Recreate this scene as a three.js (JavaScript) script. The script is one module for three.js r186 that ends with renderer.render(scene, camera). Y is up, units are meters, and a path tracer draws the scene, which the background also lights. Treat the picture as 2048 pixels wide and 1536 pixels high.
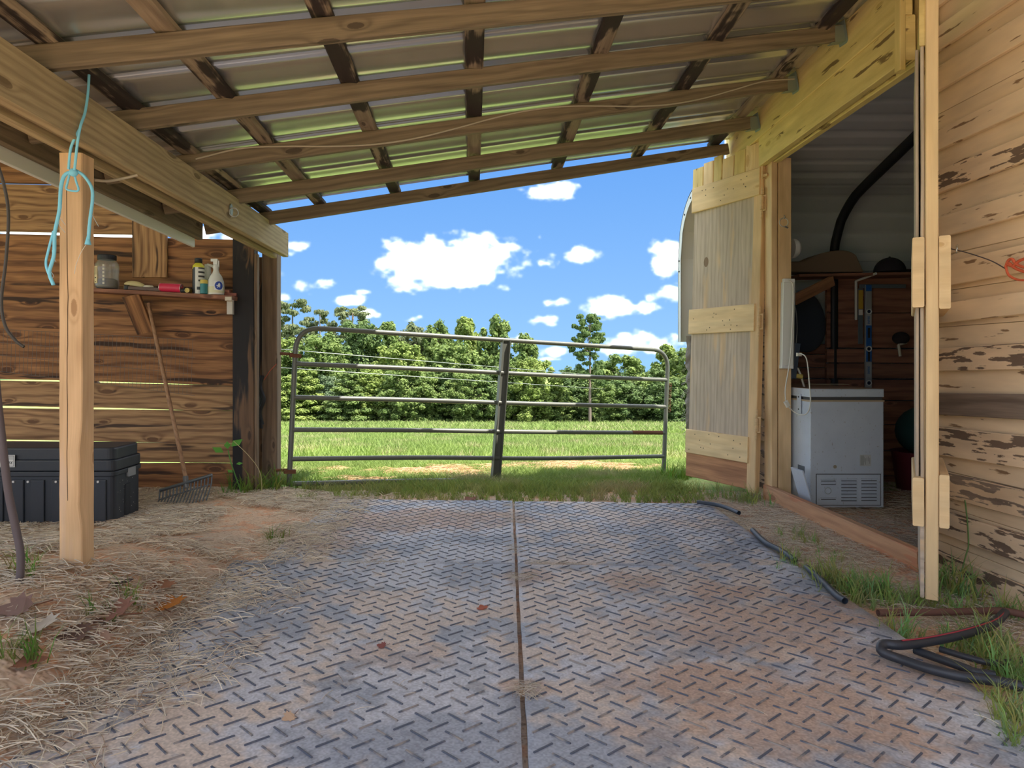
import * as THREE from 'three';
import { mergeGeometries } from 'three/addons/utils/BufferGeometryUtils.js';

// ---------------------------------------------------------------- camera, sky, sun, exposure
const scene = new THREE.Scene();
const F = 1400, CX = 947, CY = 720, EYE = 1.05;           // focal length and vanishing point in photo pixels, eye height in metres
const camera = new THREE.PerspectiveCamera(2 * Math.atan(768 / F) * 180 / Math.PI, 2048 / 1536, 0.05, 900);
camera.position.set(0, EYE, 0);
camera.lookAt(0, EYE, -10);
camera.setViewOffset(2048, 1536, 1024 - CX, 768 - CY, 2048, 1536);
const renderer = new THREE.WebGLRenderer({ antialias: true });
renderer.toneMapping = THREE.LinearToneMapping;
renderer.toneMappingExposure = 1.85;
renderer.shadowMap.enabled = true;

const sun = new THREE.DirectionalLight(new THREE.Color(1.0, 0.95, 0.86), 5.6);
sun.position.set(25, 50, 12.5 - 6);
sun.target.position.set(0, 0, -6);
sun.castShadow = true;
Object.assign(sun.shadow.camera, { left: -40, right: 40, top: 40, bottom: -40, near: 1, far: 160 });
sun.shadow.mapSize.set(4096, 4096);
scene.add(sun, sun.target);

// ---------------------------------------------------------------- noise and random helpers
function rng(seed) { let s = Math.imul(seed + 101, 2654435761) >>> 0; return () => { s = (s + 0x6d2b79f5) >>> 0; let t = Math.imul(s ^ (s >>> 15), 1 | s); t = (t + Math.imul(t ^ (t >>> 7), 61 | t)) ^ t; return ((t ^ (t >>> 14)) >>> 0) / 4294967296; }; }
function hash(x, y, s) { let h = Math.imul(x, 374761393) ^ Math.imul(y, 668265263) ^ Math.imul(s, 2147483647 ^ 0x5bd1e995); h = Math.imul(h ^ (h >>> 13), 1274126177); return ((h ^ (h >>> 16)) >>> 0) / 4294967296; }
const mod = (a, n) => ((a % n) + n) % n;
const lerp = (a, b, t) => a + (b - a) * t, clamp = (x, a = 0, b = 1) => Math.min(b, Math.max(a, x));
const sstep = (a, b, x) => { const t = clamp((x - a) / (b - a)); return t * t * (3 - 2 * t); };
function vnoise(x, y, px, py, s) {                       // value noise that repeats after px, py cells (0: never)
  const xi = Math.floor(x), yi = Math.floor(y), fx = x - xi, fy = y - yi, ux = fx * fx * (3 - 2 * fx), uy = fy * fy * (3 - 2 * fy);
  const x0 = px ? mod(xi, px) : xi, x1 = px ? mod(xi + 1, px) : xi + 1, y0 = py ? mod(yi, py) : yi, y1 = py ? mod(yi + 1, py) : yi + 1;
  const a = hash(x0, y0, s), b = hash(x1, y0, s), c = hash(x0, y1, s), d = hash(x1, y1, s);
  return a + (b - a) * ux + (c - a + (a - b - c + d) * ux) * uy;
}
function fbm(x, y, px, py, s, oct = 4) { let v = 0, a = 0.5, t = 0; for (let i = 0; i < oct; i++) { v += a * vnoise(x, y, px, py, s + i * 17); t += a; x *= 2; y *= 2; px *= 2; py *= 2; a *= 0.5; } return v / t; }

// ---------------------------------------------------------------- sky: blue air with fair weather clouds
{
  const W = 4096, H = 2048, data = new Float32Array(W * H * 4);
  // clouds in view: centre and half size in degrees east / up of the barn's axis, strength
  const ang = (px, py, rx, ry, k = 1) => [(px - CX) / F, (CY - py) / F, rx / F, ry / F, k];
  const near = [ang(905, 525, 148, 55, 1.5), ang(850, 535, 95, 50, 1.3), ang(960, 520, 90, 42, 1.3), ang(820, 500, 60, 30, 0.9), ang(1000, 548, 60, 24, 0.9), ang(1085, 517, 28, 22, 0.7), ang(1165, 505, 34, 21, 1.0), ang(1050, 505, 30, 15, 0.6), ang(1338, 515, 42, 34, 1.3),
    ang(1228, 614, 82, 20, 1.2), ang(1200, 622, 55, 12, 0.8), ang(1335, 588, 42, 17, 1.1), ang(1117, 607, 26, 12, 0.9), ang(1086, 646, 33, 11, 1.0), ang(700, 602, 30, 14, 1.2), ang(625, 572, 48, 13, 0.8), ang(718, 586, 20, 6, 0.6), ang(737, 628, 22, 9, 0.9), ang(822, 638, 20, 8, 0.7), ang(568, 596, 16, 14, 1), ang(785, 642, 10, 9, 0.6),
    ang(1095, 386, 58, 22, 1.1), ang(590, 494, 22, 13, 0.8), ang(770, 478, 20, 8, 0.6), ang(1290, 690, 95, 26, 1.1), ang(1105, 705, 46, 11, 0.9), ang(1110, 735, 55, 18, 0.9), ang(1040, 675, 26, 12, 0.8), ang(400, 474, 80, 22, 1.1), ang(1085, 470, 8, 5, 0.6), ang(470, 560, 90, 40, 1.1), ang(1420, 560, 80, 30, 1.0)];
  for (let j = 0; j < H; j++) {
    const el = ((j + 0.5) / H - 0.5) * Math.PI, y = Math.sin(el), c = Math.cos(el);
    for (let i = 0; i < W; i++) {
      const az = ((i + 0.5) / W - 0.5) * 2 * Math.PI, x = Math.cos(az) * c, z = Math.sin(az) * c;
      const h = Math.max(0, y), o = (j * W + i) * 4;
      const k = Math.pow(1 - h, 3.2);
      let r = lerp(0.028, 0.19, k), g = lerp(0.15, 0.355, k), b = lerp(0.47, 0.59, k);
      if (y > -0.02) {
        let dens = 0;
        const u = x / Math.max(-z, 1e-3), v = y / Math.max(-z, 1e-3);
        const inView = z < 0 && u > -0.42 && u < 0.36 && v < 0.34;
        if (inView) {
          const wu = (fbm(u * 30, v * 30, 0, 0, 91, 3) - 0.5) * 0.02, wv = (fbm(u * 30 + 9, v * 30, 0, 0, 92, 3) - 0.5) * 0.014;
          for (const [a, e, ra, re, s] of near) {
            const dx = (u + wu - a) / ra, dy = (v + wv - e) / re;
            if (dx * dx + dy * dy < 2.2) dens = Math.max(dens, s * (1 - 0.62 * (dx * dx + dy * dy)));
          }
          if (dens > 0.0) dens = Math.pow(sstep(0.3, 1.25, dens * 0.95 + (fbm(u * 52, v * 80, 0, 0, 93, 6) - 0.5) * 1.7), 1.3);
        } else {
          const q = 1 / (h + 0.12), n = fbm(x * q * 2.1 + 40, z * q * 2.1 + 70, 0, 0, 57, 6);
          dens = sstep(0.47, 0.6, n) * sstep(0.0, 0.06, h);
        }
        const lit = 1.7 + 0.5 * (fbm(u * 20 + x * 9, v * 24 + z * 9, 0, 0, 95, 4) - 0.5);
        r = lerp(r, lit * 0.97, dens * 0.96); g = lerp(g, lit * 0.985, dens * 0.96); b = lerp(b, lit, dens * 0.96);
      }
      data[o] = r; data[o + 1] = g; data[o + 2] = b; data[o + 3] = 1;
    }
  }
  const sky = new THREE.DataTexture(data, W, H, THREE.RGBAFormat, THREE.FloatType);
  sky.mapping = THREE.EquirectangularReflectionMapping; sky.magFilter = THREE.LinearFilter; sky.colorSpace = THREE.LinearSRGBColorSpace; sky.needsUpdate = true;
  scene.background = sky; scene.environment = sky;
}

// ---------------------------------------------------------------- textures and materials
function tex(w, h, fn, srgb, sizeU, sizeV) {
  const d = new Uint8Array(w * h * 4), out = [0, 0, 0];
  for (let j = 0; j < h; j++) for (let i = 0; i < w; i++) { fn(i / w, j / h, out); const o = (j * w + i) * 4; d[o] = clamp(out[0], 0, 255); d[o + 1] = clamp(out[1], 0, 255); d[o + 2] = clamp(out[2], 0, 255); d[o + 3] = 255; }
  const t = new THREE.DataTexture(d, w, h, THREE.RGBAFormat, THREE.UnsignedByteType);
  t.wrapS = t.wrapT = THREE.RepeatWrapping; t.magFilter = THREE.LinearFilter; t.minFilter = THREE.LinearMipmapLinearFilter; t.generateMipmaps = true;
  if (srgb) t.colorSpace = THREE.SRGBColorSpace;
  t.repeat.set(1 / sizeU, 1 / sizeV); t.needsUpdate = true;
  return t;
}
function std(color, roughness = 0.8, more = {}) { return new THREE.MeshStandardMaterial({ color, roughness, ...more }); }
const mix3 = (o, a, b, t) => { o[0] = lerp(a[0], b[0], t); o[1] = lerp(a[1], b[1], t); o[2] = lerp(a[2], b[2], t); };
// sawn timber: grain along u (2 m), across v (0.5 m); patches of another colour (mould, peeled paint, char)
function wood({ base, dark, streak = 0.5, rings = 9, knots = 5, patch, amount = 0, pu = 6, pv = 10, edge = 0.1, light, lightAmount = 0, rough = 0.82, bump = 0.0015, seed = 1 }) {
  const R = rng(seed * 7919), kn = [];
  for (let i = 0; i < knots; i++) kn.push([R(), R(), 0.012 + R() * 0.014]);
  const grain = (u, v) => {
    let ring = 0;
    for (const [a, b, s] of kn) {
      let du = mod(u - a + 0.5, 1) - 0.5, dv = mod(v - b + 0.5, 1) - 0.5; du *= 2; dv *= 0.5;
      const q = Math.exp(-(du * du * 0.25 + dv * dv * 2) / (s * s * 3)); ring += q;
    }
    const w = fbm(u * 4, v * 5, 4, 5, seed, 3), st = Math.sin((v * rings + w * 1.5 + ring * 1.6) * Math.PI * 2) * 0.5 + 0.5;
    const fine = vnoise(u * 24, v * 160, 24, 160, seed + 5), mid = fbm(u * 6, v * 40, 6, 40, seed + 9, 2);
    return [clamp(0.38 * st * st + 0.34 * mid + 0.28 * fine + 0.5 * Math.max(0, ring - 0.35)), ring];
  };
  const map = tex(1024, 256, (u, v, o) => {
    const [g, ring] = grain(u, v);
    mix3(o, base, dark, clamp(g * streak * 1.6 + (ring > 0.72 ? 0.55 : 0)));
    if (lightAmount) { const l = fbm(u * 5, v * 7, 5, 7, seed + 77, 4); mix3(o, [o[0], o[1], o[2]], light, sstep(1 - lightAmount, 1 - lightAmount + 0.2, l) * 0.8); }
    if (amount) { const p = fbm(u * pu, v * pv, pu, pv, seed + 31, 5) + (g - 0.45) * 0.22; mix3(o, [o[0], o[1], o[2]], patch, sstep(1 - amount, 1 - amount + edge, p) * 0.92); }
    const t = 0.93 + 0.14 * fbm(u * 10, v * 10, 10, 10, seed + 50, 3); o[0] *= t; o[1] *= t; o[2] *= t;
  }, true, 2, 0.5);
  const bmp = tex(512, 128, (u, v, o) => { let g = 1 - grain(u, v)[0]; if (amount) g -= 0.6 * sstep(1 - amount, 1 - amount + edge, fbm(u * pu, v * pv, pu, pv, seed + 31, 5)); o[0] = o[1] = o[2] = 90 + 150 * g; }, false, 2, 0.5);
  return new THREE.MeshStandardMaterial({ map, bumpMap: bmp, bumpScale: bump, roughness: rough });
}
const M = {
  beam: wood({ base: [192, 172, 132], dark: [116, 97, 68], streak: 0.42, rings: 15, seed: 3 }),
  rafter: wood({ base: [150, 134, 108], dark: [84, 72, 57], streak: 0.5, rings: 11, seed: 5 }),
  purlin: wood({ base: [172, 155, 128], dark: [100, 86, 68], streak: 0.45, rings: 8, patch: [44, 36, 32], amount: 0.54, pu: 7, pv: 3, edge: 0.13, seed: 8 }),
  header: wood({ base: [230, 206, 140], dark: [196, 168, 102], streak: 0.35, rings: 5, knots: 3, patch: [120, 96, 60], amount: 0.27, pu: 8, pv: 14, edge: 0.05, seed: 11 }),
  paint: wood({ base: [240, 219, 186], dark: [222, 195, 158], streak: 0.25, rings: 3, knots: 0, seed: 13, patch: [140, 112, 84], amount: 0.24, pu: 12, pv: 26, edge: 0.05 }),
  peel: wood({ base: [240, 217, 184], dark: [216, 187, 150], streak: 0.3, rings: 3, knots: 0, seed: 15, patch: [112, 94, 80], amount: 0.42, pu: 18, pv: 30, edge: 0.03, bump: 0.003 }),
  bare: wood({ base: [156, 140, 124], dark: [106, 92, 80], streak: 0.55, rings: 6, knots: 2, seed: 17, patch: [228, 202, 166], amount: 0.52, pu: 16, pv: 26, edge: 0.03 }),
  greyboard: wood({ base: [150, 136, 122], dark: [98, 84, 74], streak: 0.6, rings: 6, knots: 3, seed: 19 }),
  slab: wood({ base: [188, 136, 88], dark: [92, 60, 38], streak: 0.72, rings: 6, knots: 8, seed: 21, patch: [58, 40, 30], amount: 0.42, pu: 3, pv: 9, edge: 0.12 }),
  slab2: wood({ base: [200, 160, 112], dark: [112, 80, 54], streak: 0.7, rings: 9, knots: 9, seed: 23, patch: [72, 54, 40], amount: 0.36, pu: 3, pv: 8, edge: 0.12 }),
  post: wood({ base: [226, 190, 146], dark: [172, 134, 94], streak: 0.4, rings: 4, knots: 6, seed: 25, light: [206, 176, 148], lightAmount: 0.36 }),
  char: wood({ base: [120, 92, 68], dark: [70, 54, 42], streak: 0.5, seed: 27, patch: [30, 30, 34], amount: 0.62, pu: 4, pv: 5, edge: 0.16 }),
  greypost: wood({ base: [142, 118, 94], dark: [86, 70, 56], streak: 0.55, seed: 29 }),
  ply: wood({ base: [204, 188, 166], dark: [152, 132, 112], streak: 0.42, rings: 12, knots: 2, seed: 31, light: [214, 182, 140], lightAmount: 0.42 }),
  plyred: wood({ base: [206, 152, 108], dark: [140, 96, 68], streak: 0.6, rings: 4, knots: 6, seed: 33 }),
  batten: wood({ base: [238, 210, 162], dark: [208, 170, 118], streak: 0.3, rings: 5, knots: 2, seed: 35 }),
  jamb: wood({ base: [226, 194, 148], dark: [188, 150, 104], streak: 0.35, rings: 4, knots: 3, seed: 37 }),
  inner: wood({ base: [176, 124, 98], dark: [104, 70, 56], streak: 0.6, rings: 5, knots: 6, seed: 39 }),
  sill: wood({ base: [208, 160, 118], dark: [156, 110, 78], streak: 0.4, seed: 41, patch: [190, 128, 90], amount: 0.4 }),
  handle: wood({ base: [176, 138, 104], dark: [120, 86, 62], streak: 0.5, seed: 43 }),
  galv: new THREE.MeshStandardMaterial({ color: new THREE.Color(0.74, 0.77, 0.77), metalness: 0.78, roughness: 0.24 }),
  hanger: std(0x8f9a90, 0.5, { metalness: 0.5 }),
  steelwhite: std(0xdfe2e0, 0.5),
  barnmetal: std(0xccd3d6, 0.45),
  tubeblack: std(0x26282c, 0.5, { metalness: 0.3 }),
  gate: std(0x696a61, 0.42, { metalness: 0.25 }),
  rust: std(0x6d4630, 0.9),
  chrome: std(0xb9bab4, 0.3, { metalness: 0.9 }),
  black: std(0x202226, 0.55), blackgloss: std(0x1b1c20, 0.3),
  white: std(0xe4e4df, 0.5), offwhite: std(0xd8d3c4, 0.6),
};

// ---------------------------------------------------------------- geometry helpers
const V = (x, y, z) => new THREE.Vector3(x, y, z);
const at = (px, py, d) => V((px - CX) * d / F, EYE - (py - CY) * d / F, -d);      // a place d metres ahead of the eye
// chamfered timber: length along x, height y, thickness z; uv in metres with the grain along u
function plank(L, H, T, { n = 1, ch = 0.004, wob = 0, bow = 0, seed = 1, cup = 0 } = {}) {
  const R = rng(seed * 131 + 7), ou = R() * 7, ov = R() * 7, pos = [], uv = [], idx = [];
  const hy = H / 2, hz = T / 2, c = Math.min(ch, hy * 0.45, hz * 0.45);
  const sec = [[hy - c, hz], [hy, hz - c], [hy, -hz + c], [hy - c, -hz], [-hy + c, -hz], [-hy, -hz + c], [-hy, hz - c], [-hy + c, hz]];   // (y, z)
  const per = [0]; for (let i = 0; i < 8; i++) { const a = sec[i], b = sec[(i + 1) % 8]; per.push(per[i] + Math.hypot(a[0] - b[0], a[1] - b[1])); }
  const rows = [];
  for (let k = 0; k <= n; k++) {
    const t = k / n, x = (t - 0.5) * L, wt = wob * (vnoise(t * n * 0.7 + seed * 3.1, 1.5, 0, 0, seed) - 0.5) * 2, wb = wob * (vnoise(t * n * 0.7 + seed * 5.7, 7.5, 0, 0, seed + 3) - 0.5) * 2, dy = bow * (1 - (2 * t - 1) ** 2), dz = cup * (vnoise(t * 3 + seed, 3.3, 0, 0, seed + 9) - 0.5);
    rows.push(sec.map(([y, z]) => [x, y + dy + (y > 0 ? wt : wb), z + dz]));
  }
  for (let s = 0; s < 8; s++) {
    const b0 = pos.length / 3;
    for (let k = 0; k <= n; k++) for (const e of [s, (s + 1) % 8]) { const p = rows[k][e]; pos.push(...p); uv.push(p[0] + ou, (e === 0 && s === 7 ? per[8] : per[e]) + ov); }
    for (let k = 0; k < n; k++) { const a = b0 + k * 2; idx.push(a, a + 1, a + 2, a + 1, a + 3, a + 2); }
  }
  for (const [k, flip] of [[0, false], [n, true]]) {
    const b0 = pos.length / 3;
    for (let e = 0; e < 8; e++) { const p = rows[k][e]; pos.push(...p); uv.push(p[2] * 2 + ou + 0.3, p[1] + ov + 0.7); }
    for (let e = 1; e < 7; e++) flip ? idx.push(b0, b0 + e + 1, b0 + e) : idx.push(b0, b0 + e, b0 + e + 1);
  }
  const g = new THREE.BufferGeometry();
  g.setAttribute('position', new THREE.Float32BufferAttribute(pos, 3)); g.setAttribute('uv', new THREE.Float32BufferAttribute(uv, 2)); g.setIndex(idx);
  // faces are wound whichever way; flip so that normals point outwards
  g.computeVertexNormals();
  const nn = g.attributes.normal, pp = g.attributes.position;
  if (nn.getZ(0) < 0 !== pp.getZ(0) < 0) { const a = g.index.array; for (let i = 0; i < 16 * n * 3; i += 3) { const q = a[i]; a[i] = a[i + 1]; a[i + 1] = q; } g.computeVertexNormals(); }
  return g;
}
const used = {};
function numbered(name) { const k = used[name] = (used[name] ?? -1) + 1; return k ? name + '_' + String(k).padStart(3, '0') : name; }
function mesh(name, geo, mat, parent, pos) {
  const m = new THREE.Mesh(geo, mat); m.castShadow = m.receiveShadow = true;
  m.name = parent ? name : numbered(name); (parent || scene).add(m);
  if (pos) m.position.copy(pos);
  return m;
}
function tag(o, label, category, group, kind) { o.userData.label = label; if (category) o.userData.category = category; if (group) o.userData.group = group; if (kind) o.userData.kind = kind; return o; }
function thing(name, label, category, pos = V(0, 0, 0), group) { const g = new THREE.Group(); g.name = numbered(name); g.position.copy(pos); scene.add(g); return tag(g, label, category, group); }
function struct(name, label, pos = V(0, 0, 0)) { const g = new THREE.Group(); g.name = name; g.position.copy(pos); scene.add(g); g.userData = { kind: 'structure', label }; return g; }
// lay a mesh whose length is x between two world points (its parent must be unturned), y towards up
function span(m, p0, p1, up = V(0, 1, 0)) {
  const x = p1.clone().sub(p0).normalize(), z = x.clone().cross(up).normalize(), y = z.clone().cross(x);
  m.quaternion.setFromRotationMatrix(new THREE.Matrix4().makeBasis(x, y, z));
  m.position.copy(p0).add(p1).multiplyScalar(0.5);
  if (m.parent && m.parent !== scene) m.position.sub(m.parent.position);
  return m;
}
function timber(name, p0, p1, H, T, mat, parent, o = {}, up) { return span(mesh(name, plank(p0.distanceTo(p1), H, T, o), mat, parent), p0, p1, up); }
function tube(name, pts, r, mat, parent, seg = 24, rad = 8, tension = 0.5) {
  const c = new THREE.CatmullRomCurve3(pts, false, 'catmullrom', tension), g = new THREE.TubeGeometry(c, seg, r, rad);
  const base = parent ? parent.position : V(0, 0, 0);
  if (parent) g.translate(-base.x, -base.y, -base.z);
  return mesh(name, g, mat, parent);
}
function centred(m) { m.geometry.computeBoundingBox(); const b = m.geometry.boundingBox, c = V((b.min.x + b.max.x) / 2, b.min.y, (b.min.z + b.max.z) / 2); m.geometry.translate(-c.x, -c.y, -c.z); m.position.add(c); return m; }
function box(w, h, d, x = 0, y = 0, z = 0) { return new THREE.BoxGeometry(w, h, d).translate(x, y, z); }
function rbox(w, h, d, r = 0.006, seg = 2) {              // box with rounded vertical outline and bevelled faces, centred
  const s = new THREE.Shape(), a = w / 2 - r, b = h / 2 - r;
  s.moveTo(-a, -b); s.lineTo(a, -b); s.lineTo(a, b); s.lineTo(-a, b); s.closePath();
  return new THREE.ExtrudeGeometry(s, { depth: Math.max(0.0005, d - 2 * r), bevelEnabled: true, bevelSize: r, bevelThickness: r, bevelSegments: seg }).translate(0, 0, -Math.max(0.0005, d - 2 * r) / 2);
}
function lathe(pts, seg = 24) { return new THREE.LatheGeometry(pts.map(([r, y]) => new THREE.Vector2(r, y)), seg); }
const merged = (list) => mergeGeometries(list.map((g) => { const q = g.index ? g.toNonIndexed() : g; for (const k of Object.keys(q.attributes)) if (!['position', 'normal', 'uv'].includes(k)) q.deleteAttribute(k); return q; }));
function bar(p0, p1, r, seg = 6) { const d = p1.clone().sub(p0), g = new THREE.CylinderGeometry(r, r, d.length(), seg); g.applyQuaternion(new THREE.Quaternion().setFromUnitVectors(V(0, 1, 0), d.clone().normalize())); return g.translate((p0.x + p1.x) / 2, (p0.y + p1.y) / 2, (p0.z + p1.z) / 2); }

// ---------------------------------------------------------------- lie of the land
function groundY(X, d) {
  let y = 0;
  const prof = d < 1.2 ? 0.1 : d < 2.7 ? lerp(0.1, 0.25, sstep(1.2, 2.7, d)) : lerp(0.25, 0.02, sstep(2.7, 4.4, d));
  y += prof * sstep(-1.08, -1.6, X);
  if (d > 5.6) y -= 0.075 * (Math.min(d, 46) - 5.6);
  if (d > 46) y -= 0.02 * (Math.min(d, 120) - 46);
  if (d < -2) y -= 0.02 * (-2 - Math.max(d, -30));
  y += 0.016 * (fbm(X * 1.7 + 50, d * 1.7 + 20, 0, 0, 5, 3) - 0.5) * (d > 5.3 || X < -1.1 || X > 1.75 ? 2 : 0.2);
  return y;
}
// ================================================================ SETTING
function heightfield(name, label, xs, ds, mat, drop = 0, inset) {
  const pos = [], uv = [], idx = [];
  for (const d of ds) for (const x of xs) { pos.push(x, groundY(x, d) - drop - (inset ? inset(x, d) : 0), -d); uv.push(x, d); }
  const n = xs.length;
  for (let j = 0; j + 1 < ds.length; j++) for (let i = 0; i + 1 < n; i++) { const a = j * n + i; idx.push(a, a + 1, a + n, a + 1, a + n + 1, a + n); }
  const g = new THREE.BufferGeometry(); g.setAttribute('position', new THREE.Float32BufferAttribute(pos, 3)); g.setAttribute('uv', new THREE.Float32BufferAttribute(uv, 2)); g.setIndex(idx); g.computeVertexNormals();
  const m = mesh(name, g, mat); m.userData = { kind: 'structure', label }; return m;
}
const range = (a, b, n) => Array.from({ length: n + 1 }, (_, i) => a + (b - a) * i / n);
const clayMap = tex(1024, 1024, (u, v, o) => {
  const a = fbm(u * 8, v * 8, 8, 8, 301, 5), b = fbm(u * 30, v * 30, 30, 30, 302, 3), c = vnoise(u * 300, v * 300, 300, 300, 303);
  mix3(o, [212, 182, 154], [196, 172, 148], sstep(0.36, 0.6, a)); mix3(o, [o[0], o[1], o[2]], [214, 148, 108], sstep(0.55, 0.72, b) * 0.55);
  mix3(o, [o[0], o[1], o[2]], [126, 100, 78], sstep(0.6, 0.95, c) * 0.5); mix3(o, [o[0], o[1], o[2]], [216, 190, 156], sstep(0.2, 0.02, c) * 0.5);
}, true, 2, 2);
const clayBump = tex(512, 512, (u, v, o) => { const h = 255 * (0.6 * fbm(u * 20, v * 20, 20, 20, 305, 5) + 0.4 * vnoise(u * 150, v * 150, 150, 150, 306)); o[0] = o[1] = o[2] = h; }, false, 2, 2);
M.clay = new THREE.MeshStandardMaterial({ map: clayMap, bumpMap: clayBump, bumpScale: 0.02, roughness: 0.95 });
const turfMap = tex(1024, 1024, (u, v, o) => {
  const a = fbm(u * 7, v * 7, 7, 7, 311, 5), b = vnoise(u * 200, v * 200, 200, 200, 312), c = fbm(u * 40, v * 40, 40, 40, 313, 3);
  mix3(o, [126, 152, 66], [162, 176, 92], sstep(0.3, 0.7, a)); mix3(o, [o[0], o[1], o[2]], [96, 122, 50], sstep(0.5, 1, b) * 0.6); mix3(o, [o[0], o[1], o[2]], [170, 160, 100], sstep(0.62, 0.78, c) * 0.6);
}, true, 3, 3);
M.turf = new THREE.MeshStandardMaterial({ map: turfMap, roughness: 0.95 });
heightfield('floor', 'reddish clay ground under and around the shed', [...range(-9, -3, 8), ...range(-2.85, 2.6, 70), ...range(2.8, 9, 8)], [...range(-9, 0.6, 12), ...range(0.7, 5.7, 72)], M.clay, 0.0);
const fieldTop = heightfield('field', 'sunlit green pasture sloping down to the trees', [...range(-130, -12, 16), ...range(-11, 11, 60), ...range(12, 130, 16)], [...range(5.6, 14, 40), ...range(14.5, 60, 50), 90, 140, 220], M.turf);
heightfield('yard', 'open grassy yard behind the viewer', [...range(-60, 60, 30)], [-60, -40, -25, -16, -8.9], M.turf, 0.01);
heightfield('side_ground', 'turf beside the barn on the far left', [-60, -30, -15, -8.9], range(-9, 5.7, 10), M.turf, 0.01);

// ---- shed roof over the passage: rafters, purlins, metal sheets
const rl = (d) => 2.12 - 0.0216 * (d - 2.47), rr = (d) => 2.947 - 0.0575 * (d - 3.46);
const roofC = (X, d) => lerp(rl(d), rr(d), (X + 1.46) / 3.58);
const ceiling = struct('ceiling', 'lean-to roof of timber rafters and purlins under bare metal sheets');
const rafters = [[118, 113, 1805, -48], [285, 238, 1680, 67], [395, 326, 1585, 166], [480, 393, 1510, 245], [540, 437, 1455, 298]].map(([x0, y0, x1, y1]) => [at(x0, y0, -1.46 * F / (x0 - CX)), at(x1, y1, 2.12 * F / (x1 - CX))]);
{ const s = rafters[0][0].clone().sub(rafters[1][0]), e = rafters[0][1].clone().sub(rafters[1][1]); s.y = 0.008; e.y = 0.01; for (let k = 1; k <= 3; k++) rafters.unshift([rafters[0][0].clone().add(s), rafters[0][1].clone().add(e)]); }
const hangerGeo = merged([box(0.003, 0.13, 0.075, 0, 0, 0), box(0.09, 0.003, 0.046, -0.045, -0.05, 0), box(0.07, 0.09, 0.002, -0.035, -0.005, 0.0225), box(0.07, 0.09, 0.002, -0.035, -0.005, -0.0225)]);
rafters.forEach(([a, b], i) => {
  const dir = b.clone().sub(a), a2 = a.clone().addScaledVector(dir, -0.43 / 3.58);
  timber('rafter', a2, b, 0.09, 0.04, M.rafter, ceiling, { n: 8, ch: 0.005, wob: 0.004, seed: 40 + i });
  if (i !== 7) { const h = mesh('joist_hanger', hangerGeo, M.hanger, ceiling, b.clone().add(V(0.012, 0, 0))); h.rotation.y = -Math.atan2(dir.z, dir.x) * 0.6; h.rotation.z = 0.2; }
});
const edgeD = (X) => 5.02 + 0.229 * (X + 1.46);           // line of the last rafter
const backD = (X) => 0.1 + 0.25 * (X + 1.46);
[-1.84, -1.5, -1.127, -0.588, 0.005, 0.66, 1.326, 2.0].forEach((X, i) => {
  const d0 = backD(X) + 0.06, d1 = edgeD(X) + 0.05;
  const p0 = V(X, roofC(X, d0) + 0.066, -d0), p1 = V(X, roofC(X, d1) + 0.066, -d1);
  timber('purlin', p0, p1, 0.036, 0.088, M.purlin, ceiling, { n: 10, ch: 0.012, wob: 0.002, seed: 70 + i });
});
{ // ribbed sheets: ribs run with the rafters
  const Q0 = 0.1, Q1 = 4.98, rib = 0.302, xs = range(-2.0, 2.225, 14);
  let k = 0;
  for (let q = Q0; q < Q1 - 0.1; q += rib * 3, k++) {
    const qe = Math.min(q + rib * 3 + 0.03, Q1), prof = [];
    for (let s = q; s < qe - 0.02; s += rib) for (const [o, h] of [[0, 0.0], [0.012, 0.02], [0.034, 0.02], [0.046, 0], [0.07, -0.002], [0.1, 0.0], [0.14, 0.0035], [0.174, 0.005], [0.21, 0.0035], [0.245, 0.0], [0.275, -0.002]]) if (s + o <= qe) prof.push([s + o, h]);
    const last = prof[prof.length - 1]; if (qe - last[0] > 0.004) prof.push([qe, 0]);
    const pos = [], idx = [], n = xs.length;
    prof.forEach(([s, h]) => xs.forEach((x) => { const d = s + 0.25 * (x + 1.46), dent = 0.006 * (fbm(x * 1.6 + 5, s * 3.1, 0, 0, 771 + k, 2) - 0.5); pos.push(x, roofC(x, d) + 0.0865 + k * 0.0004 + h + Math.max(-0.0005, dent), -d); }));
    for (let j = 0; j + 1 < prof.length; j++) for (let i = 0; i + 1 < n; i++) { const a = j * n + i; idx.push(a, a + 1, a + n, a + 1, a + n + 1, a + n); }
    const g = new THREE.BufferGeometry(); g.setAttribute('position', new THREE.Float32BufferAttribute(pos, 3)); g.setIndex(idx); g.computeVertexNormals();
    mesh('metal_sheet', g, M.galv, ceiling);
  }
  M.galv.side = THREE.DoubleSide;
}
// low eave board of the lean-to on the left
timber('eave_board', V(-1.915, 2.03, -0.3), V(-1.915, 1.95, -4.9), 0.12, 0.04, M.rafter, ceiling, { n: 6, wob: 0.003, seed: 92 });
timber('eave_trim', V(-1.945, 1.945, -0.3), V(-1.945, 1.87, -4.86), 0.075, 0.02, M.steelwhite, ceiling, { n: 4, seed: 93 });

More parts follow.
